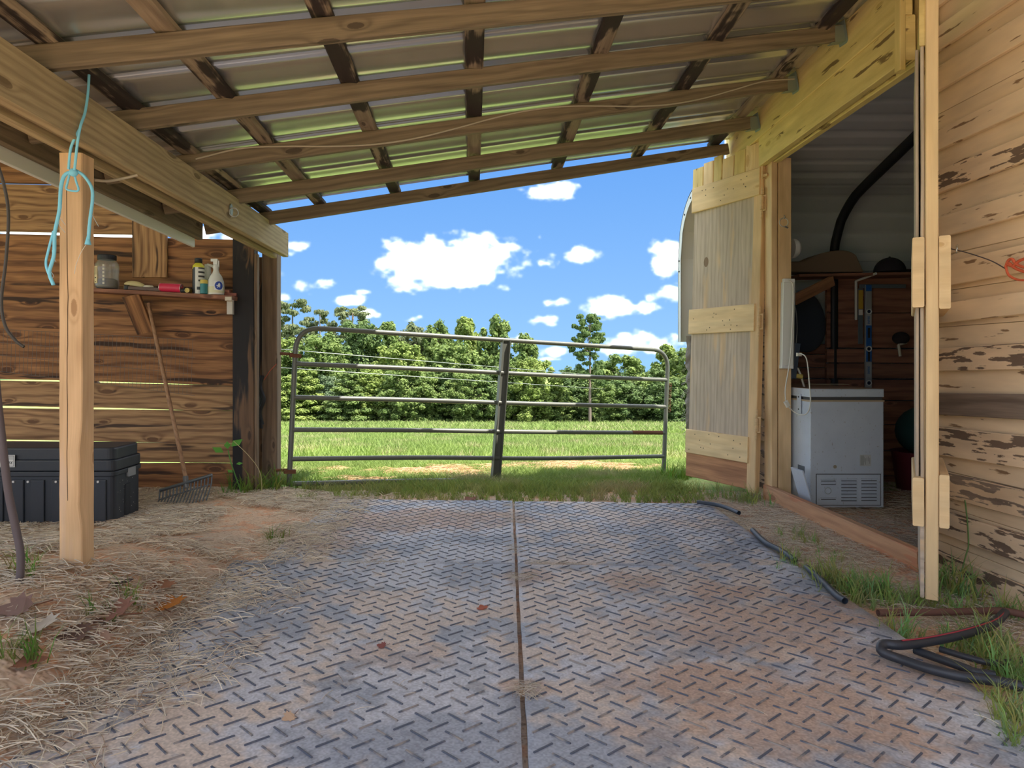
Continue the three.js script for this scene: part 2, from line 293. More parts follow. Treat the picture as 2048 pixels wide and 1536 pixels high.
// ---- unseen roof added over the left bay to shade wall, beam end and gate
{
  const c2 = struct('added_shade_roof', 'unseen metal roof added above the left bay to shade wall, beam end and gate');
  mesh('metal_sheet', box(7.1, 0.02, 5.5, -3.6, 2.84, -3.2), M.galv, c2);
  for (const z of [-0.7, -2.2, -3.7, -5.3]) timber('rafter', V(-7.1, 2.78, z), V(-0.1, 2.78, z), 0.09, 0.04, M.rafter, c2, { seed: 95 });
  for (const z of [-0.7, -5.3]) timber('shade_roof_post', V(-6.9, -0.05, z), V(-6.9, 2.74, z), 0.09, 0.09, M.greypost, c2, { seed: 96 }, V(1, 0, 0));
}
// ---- plank wall at the far left
const wallLeft = struct('wall_left', 'rough brown plank wall with gaps of daylight behind the shelf');
const WD = 5.57;
[[275, 366, 340, 0.02, 0], [369, 463, 340, 0.024, 1], [468, 569, 472, 0.027, 0], [564, 659, 472, 0.028, 0], [653, 757, 472, 0.03, 0], [761, 812, 472, 0.02, 1], [815, 879, 472, 0.016, 1], [882, 920, 472, 0.012, 1], [923, 984, 472, 0.008, 0]].forEach(([y0, y1, x1, tilt, m], i) => {
  const ym = (y0 + y1) / 2, p0 = at(-330, ym - tilt * 330, WD + 0.004 * (i % 2)), p1 = at(x1, ym + tilt * x1, WD + 0.004 * (i % 2));
  timber('plank', p0, p1, (y1 - y0) * WD / F, 0.032, m ? M.slab2 : M.slab, wallLeft, { n: 9, wob: 0.006, seed: 110 + i * 3, ch: 0.003 });
});
timber('plank', at(300, 425, WD - 0.04), at(300, 555, WD - 0.04), 0.27, 0.034, M.slab2, wallLeft, { seed: 151, n: 2 }, V(1, 0, 0));
// studs outside the wall carry the planks
for (const px of [-300, 60, 330]) timber('stud', at(px, 300, WD + 0.07), V(at(px, 300, WD + 0.07).x, groundY(-3, 5.57), -(WD + 0.07)), 0.09, 0.04, M.greypost, wallLeft, { seed: 160 + px });

// ---- barn gable wall on the right
const WX = 2.3;
const wallRight = struct('wall_right', 'tan painted horizontal board siding with peeling paint right of the doorway');
{
  const dA = 3.5, dB = -1.2, xA = WX;
  // proud boards from the photo: top and bottom edge (px) where the wall meets the doorway, how far they tip, which surface
  const rows = [[-360, -318, 0, 0], [-270, -228, 0, 0], [-182, -140, 0, 0], [-96, -52, 0, 0], [-10, 32, 0, 0], [72, 118, 0, 0], [150, 196, 0, 0], [228 - 42, 228, 0, 9], [272, 312, 0, 0], [352, 396, -0.005, 1], [444, 484, -0.015, 0], [534, 580, -0.03, 0], [612, 650, -0.035, 0], [698, 742, -0.045, 1], [785, 826, -0.06, 3], [850, 904, -0.04, 1], [938, 984, -0.03, 2], [1012, 1056, -0.015, 1], [1092, 1138, -0.004, 1]];
  const yy = (p) => EYE - (p - CY) * 3.53 / F;
  rows.forEach(([a, b, tip, s], i) => {
    if (s === 9) return;
    const y = (yy(a) + yy(b)) / 2, p0 = V(xA - 0.012, y, -dA), p1 = V(xA - 0.012, y - tip * (dA - dB) * 0.6, -dB);
    timber('siding_board', p0, p1, yy(a) - yy(b), 0.026, [M.paint, M.peel, M.bare, M.greyboard][s], wallRight, { n: 12, wob: i > 14 ? 0.007 : 0.003, seed: 200 + i, ch: 0.003 });
  });
  for (let i = 0; i < 21; i++) { const y = -0.02 + i * 0.176; timber('backing_board', V(xA + 0.016, y + 0.088, -dA), V(xA + 0.016, y + 0.088, -dB), 0.174, 0.022, M.paint, wallRight, { n: 3, seed: 240 + i, ch: 0.002 }); }
  timber('jamb_trim', V(xA + 0.02, -0.05, -3.52), V(xA + 0.02, 2.56, -3.52), 0.06, 0.05, M.paint, wallRight, { seed: 262 }, V(0, 0, 1));
}
const wallFar = struct('wall_far_right', 'weathered board siding of the barn gable behind the open door');
{
  for (let i = 0; i < 15; i++) { const y = 0.06 + i * 0.18; timber('siding_board', V(2.235, y + 0.06, -5.32), V(2.235, y + 0.06, -6.5), 0.115, 0.028, i % 3 ? M.bare : M.peel, wallFar, { n: 4, wob: 0.01, seed: 280 + i }); }
  for (let i = 0; i < 15; i++) { const y = -0.05 + i * 0.18; timber('backing_board', V(2.262, y + 0.09, -5.32), V(2.262, y + 0.09, -6.5), 0.178, 0.022, M.paint, wallFar, { n: 2, seed: 300 + i }); }
}
// gable above the header, closed up to the metal roof
const gable = struct('wall_gable', 'upper gable boards of the barn above the lean-to roof');
const roofB = (d) => { const q = d > 2.6 ? d : 5.2 - d; return q < 6.03 ? 2.56 + 0.28 * (6.03 - q) : q < 6.6 ? 2.56 - 0.56 * (1 - Math.sqrt(Math.max(0, 1 - ((q - 6.03) / 0.57) ** 2))) : 2.0; };
{ let i = 0; for (let d = 3.45; d < 6.4; d += 0.15, i++) { const top = roofB(d + 0.075) - 0.05; if (top > 2.76) timber('gable_board', V(2.25, 2.72, -(d + 0.075)), V(2.25, top, -(d + 0.075)), 0.148, 0.022, M.header, gable, { seed: 320 + i }, V(0, 0, 1)); } }
for (let i = 0, d = -1.2; d < 3.4; d += 0.2, i++) { const top = roofB(d + 0.1) - 0.05; if (top > 3.68 - 0.0) continue; }

// door header: two deep boards, and posts
const trim1 = struct('trim_1', 'deep yellow-painted double header board above the doorway');
timber('header_board', V(2.17, 2.9, -3.5), V(2.17, 2.83, -5.95), 0.25, 0.045, M.header, trim1, { n: 6, wob: 0.003, seed: 341 });
timber('header_board', V(2.185, 2.665, -3.5), V(2.185, 2.63, -5.3), 0.23, 0.05, M.header, trim1, { n: 6, wob: 0.003, seed: 342 });
timber('header_board', V(2.25, 2.65, -3.5), V(2.25, 2.63, -5.3), 0.23, 0.05, M.header, trim1, { n: 4, seed: 343 });
timber('header_trim', V(2.145, 2.5, -3.52), V(2.145, 3.1, -3.52), 0.05, 0.03, M.header, trim1, { seed: 344 }, V(0, 0, 1));
const sill = struct('trim_2', 'low dusty sill board across the doorway');
timber('sill_board', V(2.21, 0.045, -3.45), V(2.21, 0.045, -5.28), 0.13, 0.05, M.sill, sill, { n: 6, wob: 0.008, seed: 346 });

// barn: metal roof, far wall, inside floor is the clay
{
  const barn = struct('roof_barn', 'ribbed metal shell of the barn with a rounded eave');
  const prof = []; for (const d of [...range(-1.4, -0.84, 8), ...range(-0.5, 5.7, 22), ...range(6.03, 6.6, 10)]) prof.push([d, roofB(d)]);
  prof.push([6.6, 1.2]); prof.unshift([-1.4, 0.02]);
  const pos = [], idx = [], ridge = []; let run = 0, out = [];
  // ribs along x, every 0.18 m of the profile
  for (let i = 0; i + 1 < prof.length; i++) { const [a, ya] = prof[i], [b, yb] = prof[i + 1], L = Math.hypot(b - a, yb - ya), n = Math.max(1, Math.round(L / 0.03)), nx = -(yb - ya) / L, ny = (b - a) / L; for (let k = 0; k < n; k++) { const t = k / n, s = run + L * t, r = mod(s, 0.2) < 0.035 ? 0.016 : 0; out.push([lerp(a, b, t) - nx * 0 + nx * r, lerp(ya, yb, t) + ny * r]); } run += L; }
  out.push(prof[prof.length - 1]);
  const xs = [2.275, 5, 8.5], n = xs.length;
  out.forEach(([d, y]) => xs.forEach((x) => pos.push(x, y, -d)));
  for (let j = 0; j + 1 < out.length; j++) for (let i = 0; i + 1 < n; i++) { const a = j * n + i; idx.push(a, a + 1, a + n, a + 1, a + n + 1, a + n); }
  const g = new THREE.BufferGeometry(); g.setAttribute('position', new THREE.Float32BufferAttribute(pos, 3)); g.setIndex(idx); g.computeVertexNormals();
  M.barnmetal.side = THREE.DoubleSide; mesh('metal_shell', g, M.barnmetal, barn);
  // projecting verge at the far corner
  const vp = []; for (const d of [5.97, ...range(6.03, 6.6, 10)]) vp.push([d, roofB(d)]); vp.push([6.6, 1.9], [6.6, 1.6], [6.6, 1.22]);
  const strip = (name, x0, x1, off, mat) => { const p = [], ix = []; vp.forEach(([d, y], i) => { const q = vp[Math.min(i + 1, vp.length - 1)], r = vp[Math.max(i - 1, 0)], L = Math.hypot(q[0] - r[0], q[1] - r[1]), nx = -(q[1] - r[1]) / L, ny = (q[0] - r[0]) / L; for (const [x, o] of [[x0, off], [x1, off], [x1, off + 0.012], [x0, off + 0.012]]) p.push(x, y + ny * o, -(d + nx * o)); });
    for (let i = 0; i + 1 < vp.length; i++) for (let k = 0; k < 4; k++) { const a = i * 4 + k, b = i * 4 + (k + 1) % 4; ix.push(a, b, a + 4, b, b + 4, a + 4); }
    const e = (vp.length - 1) * 4; ix.push(0, 2, 1, 0, 3, 2, e, e + 1, e + 2, e, e + 2, e + 3);
    const q = new THREE.BufferGeometry(); q.setAttribute('position', new THREE.Float32BufferAttribute(p, 3)); q.setIndex(ix); const f = q.toNonIndexed(); f.computeVertexNormals(); return mesh(name, f, mat, barn); };
  strip('verge_sheet', 1.96, 2.3, 0, M.steelwhite); strip('verge_trim', 1.935, 1.985, 0.013, M.steelwhite);
  // trim lip turned down along the edge
  { const p = [], ix = []; vp.forEach(([d, y], i) => { const q = vp[Math.min(i + 1, vp.length - 1)], r = vp[Math.max(i - 1, 0)], L = Math.hypot(q[0] - r[0], q[1] - r[1]), nx = -(q[1] - r[1]) / L, ny = (q[0] - r[0]) / L; for (const [x, o] of [[1.935, 0.024], [1.935, -0.06], [1.938, -0.06], [1.938, 0.024]]) p.push(x, y + ny * o, -(d + nx * o)); });
    for (let i = 0; i + 1 < vp.length; i++) for (let k = 0; k < 4; k++) { const a = i * 4 + k, b = i * 4 + (k + 1) % 4; ix.push(a, b, a + 4, b, b + 4, a + 4); }
    const q = new THREE.BufferGeometry(); q.setAttribute('position', new THREE.Float32BufferAttribute(p, 3)); q.setIndex(ix); const f = q.toNonIndexed(); f.computeVertexNormals(); mesh('verge_lip', f, M.steelwhite, barn); }
  for (const i of [2, 5, 8, 11, 12]) mesh('screw', new THREE.CylinderGeometry(0.008, 0.008, 0.006, 8).rotateZ(Math.PI / 2), M.black, barn, V(1.932, vp[i][1] - 0.02, -vp[i][0] + 0.02));
  // far end and near side closed
  const end = mesh('end_wall', box(0.05, 3.7, 8.2, 8.52, 1.8, -2.6), M.barnmetal, barn);
}
const wallBack = struct('wall_back', 'dark inner wall of the barn with reddish planks below ribbed metal');
{
  const D = 6.42;
  // lower planks, right of the steel upright
  const rows = [[556, 625], [627, 695], [698, 725], [727, 756], [759, 800], [802, 848], [850, 900], [902, 950], [952, 1010]];
  rows.forEach(([a, b], i) => timber('plank', at(1652, (a + b) / 2, D - 0.06 - (i === 2 || i === 3 ? 0.02 : 0)), at(2500, (a + b) / 2 + 2, D - 0.06 - (i === 2 || i === 3 ? 0.02 : 0)), (b - a) * D / F, 0.03, M.inner, wallBack, { seed: 360 + i, n: 5, wob: 0.004 }));
  [[688, 708], [709, 734], [736, 756], [758, 800], [802, 848], [850, 900], [902, 1010]].forEach(([a, b], i) => timber('plank', at(1440, (a + b) / 2, D), at(1650, (a + b) / 2, D), (b - a) * D / F, 0.03, M.inner, wallBack, { seed: 380 + i, n: 3, wob: 0.004 }));
  // ribbed metal above
  const ribs = []; for (let y = 1.1; y < 2.02; y += 0.09) ribs.push(box(6, 0.05, 0.012, 5.28, y, -6.56)); 
  mesh('metal_wall', merged([box(6, 1.1, 0.012, 5.28, 1.5, -6.575), box(6, 1.6, 0.02, 5.28, 0.43, -6.58), ...ribs]), M.barnmetal, wallBack);
  // steel tube frame: upright, bend, rafter coming towards the viewer
  const fx = 3.27; const pts = [V(fx, 0, -6.36), V(fx, 1.0, -6.36), V(fx, 1.9, -6.36), V(fx, 2.1, -6.33), V(fx, 2.3, -6.22), V(fx, 2.44, -6.03), V(fx, 2.52, -5.8), V(fx, 2.9, -4.5), V(fx, 3.4, -2.7)];
  tube('frame_tube', pts, 0.04, M.tubeblack, wallBack, 60, 8, 0.2);
  tube('frame_tube', pts.map((p) => p.clone().add(V(1.6, 0, 0))), 0.04, M.tubeblack, wallBack, 60, 8, 0.2);
}
// ================================================================ TIMBER POSTS, BEAM, DOORS
{
  const b = thing('support_beam', 'heavy doubled timber beam carrying the low side of the lean-to roof', 'beam', V(-1.5, 1.86, -3.2));
  timber('beam_ply', V(-1.482, 1.957, -0.35), V(-1.482, 1.957, -5.52), 0.19, 0.044, M.beam, b, { n: 10, wob: 0.002, seed: 401 });
  timber('beam_ply', V(-1.568, 1.945, -0.35), V(-1.568, 1.945, -5.5), 0.19, 0.044, M.beam, b, { n: 10, wob: 0.002, seed: 402 });
  timber('spacer', V(-1.525, 1.93, -4.3), V(-1.525, 1.93, -5.4), 0.1, 0.042, M.beam, b, { seed: 403 });
  timber('spacer', V(-1.525, 1.93, -1.4), V(-1.525, 1.93, -3.3), 0.1, 0.042, M.beam, b, { seed: 404 });
}
{
  const y0 = groundY(-1.55, 2.74) - 0.04;
  const t = thing('support_post', 'square tan timber post with a long crack and clay-stained foot', 'post', V(-1.555, y0, -2.745));
  const g = plank(1.85 - y0, 0.089, 0.089, { n: 40, ch: 0.004, wob: 0.0015, seed: 411 });
  // knocked corner near the foot
  const p = g.attributes.position; for (let i = 0; i < p.count; i++) { const h = p.getX(i) + (1.85 - y0) / 2, w = sstep(0.18, 0.3, h) * sstep(0.62, 0.45, h); if (w > 0 && p.getY(i) < 0 && p.getZ(i) > 0) { p.setY(i, p.getY(i) + w * 0.016 * fbm(h * 26, 2, 0, 0, 9, 2)); } }
  g.computeVertexNormals();
  span(mesh('post_body', g, M.post, t), V(-1.555, y0, -2.745), V(-1.555, 1.85, -2.745), V(-1, 0, 0));
  // drying crack: a narrow dark fissure strip cut proud of nothing, set into the face
  const pts = range(0, 1, 26).map((k) => [-0.012 + 0.006 * (fbm(k * 7, 1, 0, 0, 3, 3) - 0.5) * 2, 0.3 + k * 1.2]);
  const sh = new THREE.Shape(); pts.forEach(([x, y], i) => i ? sh.lineTo(x - 0.001, y) : sh.moveTo(x, y)); [...pts].reverse().forEach(([x, y]) => sh.lineTo(x + 0.0016, y));
  mesh('crack', new THREE.ExtrudeGeometry(sh, { depth: 0.0006, bevelEnabled: false }), std(0x3c2a1c, 0.95), t, V(0, 0, 0.0443));
}
{
  const D = 5.4, a = at(465, 985, D), b = at(508, 985, D), g = groundY(-1.8, 5.6) - 0.05;
  const t = thing('end_post', 'wide blackened timber post at the end of the plank wall', 'post', V((a.x + b.x) / 2, g, -D - 0.05));
  timber('post_body', V((a.x + b.x) / 2, g, -D - 0.05), V((a.x + b.x) / 2, 1.985, -D - 0.05), b.x - a.x, 0.1, M.char, t, { n: 8, wob: 0.003, seed: 421 }, V(1, 0, 0));
  timber('edge_strip', V(b.x + 0.012, g, -D - 0.03), V(b.x + 0.012, 1.87, -D - 0.03), 0.022, 0.06, M.greypost, t, { n: 6, seed: 422, wob: 0.002 }, V(1, 0, 0));
  const c = at(524, 985, 5.62), e = at(554, 985, 5.62);
  const t2 = thing('gate_post', 'grey weathered timber post the tube gate hangs from', 'post', V((c.x + e.x) / 2, g, -5.68));
  timber('post_body', V((c.x + e.x) / 2, g, -5.68), V((c.x + e.x) / 2, 1.94, -5.68), e.x - c.x, 0.12, M.greypost, t2, { n: 8, wob: 0.002, seed: 424 }, V(1, 0, 0));
  timber('backing_board', V(-1.77, g, -5.8), V(-1.77, 1.9, -5.8), 0.16, 0.03, M.char, t, { n: 4, seed: 426 }, V(1, 0, 0));
  const s = thing('black_strap', 'black strap hanging from a pink cord between the two end posts', 'strap', V(-1.72, 0.55, -5.6));
  const q = [at(521, 752, 5.58), at(517, 775, 5.58), at(524, 800, 5.57), at(516, 825, 5.58), at(521, 850, 5.58)];
  tube('strap_loop', q, 0.02, M.black, s, 30, 7); tube('strap_loop', q.map((p) => p.clone().add(V(0.02, 0.005, 0.02))), 0.015, M.black, s, 30, 7);
  mesh('strap_end', rbox(0.05, 0.07, 0.03, 0.006), M.black, s, at(519, 848, 5.56).sub(s.position));
  tube('cord', [at(528, 760, 5.57), at(540, 742, 5.57), at(553, 728, 5.6)], 0.003, std(0xc06048, 0.9), s, 12, 5);
}
{
  const t = thing('door_post', 'tan square timber post between the doorway and the folded-back door', 'post', V(2.275, 0, -5.26));
  timber('post_body', V(2.312, -0.05, -5.25), V(2.312, 2.55, -5.25), 0.11, 0.095, M.jamb, t, { n: 6, wob: 0.002, seed: 431 }, V(0, 0, 1));
  timber('jamb_board', V(2.235, 0.0, -5.262), V(2.235, 2.55, -5.262), 0.13, 0.045, M.jamb, t, { n: 4, seed: 432 }, V(0, 0, 1));
}
// ---- far door leaf, folded back along the gable
{
  const h0 = V(2.155, 0, -5.3), f0 = V(1.845, 0, -6.0), w = h0.distanceTo(f0), ang = Math.atan2(-(f0.z - h0.z), f0.x - h0.x);
  const door = struct('door_1', 'open plank and plywood barn door folded back against the gable', h0.clone().setY(0.04)); door.rotation.order = 'YXZ'; door.rotation.y = ang; door.rotation.x = 0.034;
  // local: x from hinge to free edge, y up, z negative towards the viewer side
  const side = -1;                                        // face turned to the passage
  const P = (name, x0, x1, y0, y1, z, t, m, seed, vert) => { const p = mesh(name, vert ? plank(y1 - y0, x1 - x0, t, { n: 3, wob: 0.0015, seed }) : plank(x1 - x0, y1 - y0, t, { n: 3, wob: 0.0015, seed }), m, door, V((x0 + x1) / 2, (y0 + y1) / 2, z)); if (vert) p.rotation.z = Math.PI / 2; return p; };
  const zf = side * 0.03;
  P('stile', 0.0, 0.085, 0, 2.68, -0.01, 0.05, M.jamb, 441, true); P('stile', w - 0.08, w, 0.02, 2.62, 0.01, 0.04, M.jamb, 442, true);
  let x = 0.02; [0.17, 0.12, 0.13, 0.1, 0.12, 0.13].forEach((bw, i) => { P('slat', x, x + bw - 0.006, 2.45, 2.69 - 0.02 * (i % 3), zf + 0.012, 0.022, i % 2 ? M.header : M.batten, 443 + i, true); x += bw; });
  P('plywood_panel', 0.06, w - 0.01, 1.42, 2.32, zf + 0.012, 0.014, M.ply, 451, true);
  P('plywood_panel', 0.06, w - 0.01, 0.4, 1.26, zf + 0.012, 0.014, M.ply, 452, true);
  P('plywood_panel', 0.05, w, 0.02, 0.24, zf + 0.004, 0.016, M.plyred, 453);
  P('batten', 0.02, w - 0.0, 2.27, 2.48, zf - 0.006, 0.022, M.batten, 454); P('batten', 0.04, w, 1.23, 1.44, zf - 0.006, 0.022, M.batten, 455); P('batten', 0.07, w, 0.22, 0.42, zf - 0.006, 0.022, M.batten, 456);
  P('backing_panel', 0.02, w - 0.01, 0.02, 2.46, 0.012, 0.012, M.plyred, 457, true);
  const nail = new THREE.CylinderGeometry(0.0045, 0.0045, 0.002, 6).rotateX(Math.PI / 2), R = rng(77), nm = std(0x6b5a48, 0.8);
  for (const [y0, y1] of [[2.29, 2.46], [1.25, 1.42], [0.24, 0.4]]) for (let i = 0; i < 13; i++) mesh('nail_head', nail, nm, door, V(0.1 + R() * (w - 0.14), lerp(y0, y1, R()), zf - 0.0178));
  for (const y of [2.2, 1.3, 0.52]) { const hg = merged([new THREE.CylinderGeometry(0.014, 0.014, 0.1, 10).translate(-0.01, 0, -0.045), new THREE.CylinderGeometry(0.01, 0.01, 0.05, 8).translate(-0.01, -0.09, -0.045), new THREE.CylinderGeometry(0.012, 0.012, 0.05, 8).translate(-0.012, 0.09, -0.045), box(0.03, 0.12, 0.005, -0.02, 0, -0.03)]); mesh('hinge', hg, M.jamb, door, V(0, y, 0)); }
  mesh('latch', merged([box(0.012, 0.3, 0.03), box(0.05, 0.02, 0.02, -0.02, -0.13, 0)]), M.jamb, door, V(-0.02, 2.53, -0.05));
  const h = mesh('knot_hole', new THREE.CircleGeometry(0.035, 18).rotateY(Math.PI), std(0x8a735c, 0.9), door, V(w - 0.17, 1.83, zf + 0.0042)); h.scale.set(0.8, 1.2, 1);
}
// ---- near door leaf, seen edge on
{
  const hx = 2.27, hd = 3.5, L = 0.72, dir = V(-0.536, 0, 0.845);         // from hinge towards the viewer along the line of sight
  const door = struct('door_2', 'second barn door seen edge on with battens standing out at both sides', V(hx, 0.06, -hd));
  door.rotation.y = Math.atan2(-dir.z, dir.x) + 0.012;                              // local x along the leaf to its free edge
  const P = (name, x0, x1, y0, y1, z, t, m, seed, vert) => { const p = mesh(name, vert ? plank(y1 - y0, x1 - x0, t, { n: 10, wob: 0.002, seed, cup: 0.006 }) : plank(x1 - x0, y1 - y0, t, { n: 3, wob: 0.0015, seed }), m, door, V((x0 + x1) / 2, (y0 + y1) / 2, z)); if (vert) p.rotation.z = Math.PI / 2; return p; };
  // local +z is the left side in the picture or the right: found by rotation, left = towards the passage axis
  const s = -1;
  P('stile', L - 0.09, L, 0, 2.72, 0, 0.045, M.batten, 461, true); P('stile', 0, 0.09, 0, 2.72, 0, 0.045, M.batten, 462, true);
  P('plywood_panel', 0.01, L - 0.03, 0.42, 1.36, -0.034 * s, 0.014, M.ply, 463, true); P('plywood_panel', 0.01, L - 0.02, 1.45, 2.4, -0.034 * s, 0.014, M.ply, 464, true); P('plywood_panel', 0.0, L - 0.01, 0, 0.3, -0.034 * s, 0.014, M.ply, 465);
  P('inner_panel', 0.02, L - 0.05, 0.38, 2.3, -0.05 * s, 0.012, M.ply, 466, true);
  P('batten', 0.0, L + 0.004, 1.21, 1.5, -0.048 * s, 0.042, M.batten, 467); P('batten', 0.12, L + 0.003, 1.2, 1.5, 0.044 * s, 0.04, M.batten, 468);
  P('batten', 0.0, L + 0.004, 0.3, 0.5, -0.048 * s, 0.04, M.batten, 469); P('batten', 0.12, L + 0.002, 0.3, 0.52, 0.042 * s, 0.035, M.batten, 470); P('batten', 0.0, L - 0.01, 2.3, 2.5, -0.03 * s, 0.03, M.header, 471);
  mesh('hook', new THREE.TorusGeometry(0.018, 0.0035, 6, 14, Math.PI * 1.2), M.chrome, door, V(L - 0.02, 1.44, 0.085 * s));
}

// ---- tube gate, hung left and standing ajar
{
  const A = V(-1.48, 0.055, -5.62), B = V(1.905, -0.115, -7.02), L = A.distanceTo(B), H = 1.262, r = 0.021;
  const g = thing('farm_gate', 'grey six-bar tubular steel farm gate standing ajar before the pasture', 'gate', A);
  const x = B.clone().sub(A).normalize(), y = V(0, 1, 0).addScaledVector(x, -x.y).normalize(), z = x.clone().cross(y); g.quaternion.setFromRotationMatrix(new THREE.Matrix4().makeBasis(x, y, z));
  const path = new THREE.CurvePath(), c = 0.2;
  path.add(new THREE.LineCurve3(V(0, -0.02, 0), V(0, H - c, 0))); path.add(new THREE.QuadraticBezierCurve3(V(0, H - c, 0), V(0, H, 0), V(c, H, 0))); path.add(new THREE.LineCurve3(V(c, H, 0), V(L - c, H, 0))); path.add(new THREE.QuadraticBezierCurve3(V(L - c, H, 0), V(L, H, 0), V(L, H - c, 0))); path.add(new THREE.LineCurve3(V(L, H - c, 0), V(L, 0, 0)));
  const tg = []; for (const cv of path.curves) tg.push(new THREE.TubeGeometry(cv, cv.isQuadraticBezierCurve3 ? 12 : 2, r, 14));
  mesh('outer_frame', merged(tg), M.gate, g);
  [0, 0.2, 0.435, 0.695, 0.965].forEach((yy, i) => mesh('rail', new THREE.TubeGeometry(new THREE.CatmullRomCurve3([V(0, yy, 0), V(L * 0.3, yy + 0.004, 0.002), V(L * 0.62, yy - (i < 2 ? 0.012 : 0.003), 0), V(L, yy, 0)]), 24, r * 0.95, 12), M.gate, g));
  const um = mesh('centre_brace', merged([box(0.075, H + 0.0, 0.006, 0, H / 2, -0.024), box(0.006, H, 0.05, 0.037, H / 2, 0), box(0.006, H, 0.05, -0.037, H / 2, 0)]), M.gate, g, V(L * 0.492, 0, 0.03)); um.rotation.z = -0.036;
  for (const yy of [1.03, 0.1]) { const hn = mesh('hinge', merged([box(0.09, 0.03, 0.055, 0.0, 0, 0), new THREE.CylinderGeometry(0.012, 0.012, 0.12, 8).rotateZ(Math.PI / 2).translate(-0.06, 0.012, 0)]), M.rust, g, V(0, yy, 0)); }
  mesh('rust_band', new THREE.CylinderGeometry(r * 0.97, r * 0.97, 0.36, 14, 1, true).rotateZ(Math.PI / 2), M.rust, g, V(L - 0.22, 0.435, 0));
  const chain = []; for (let i = 0; i < 12; i++) chain.push(new THREE.TorusGeometry(0.014, 0.003, 5, 10).rotateY(i % 2 ? 1.57 : 0).translate(0.028, 0.92 - i * 0.024, 0.02));
  mesh('chain', merged(chain), M.rust, g, V(L, 0, 0));
}

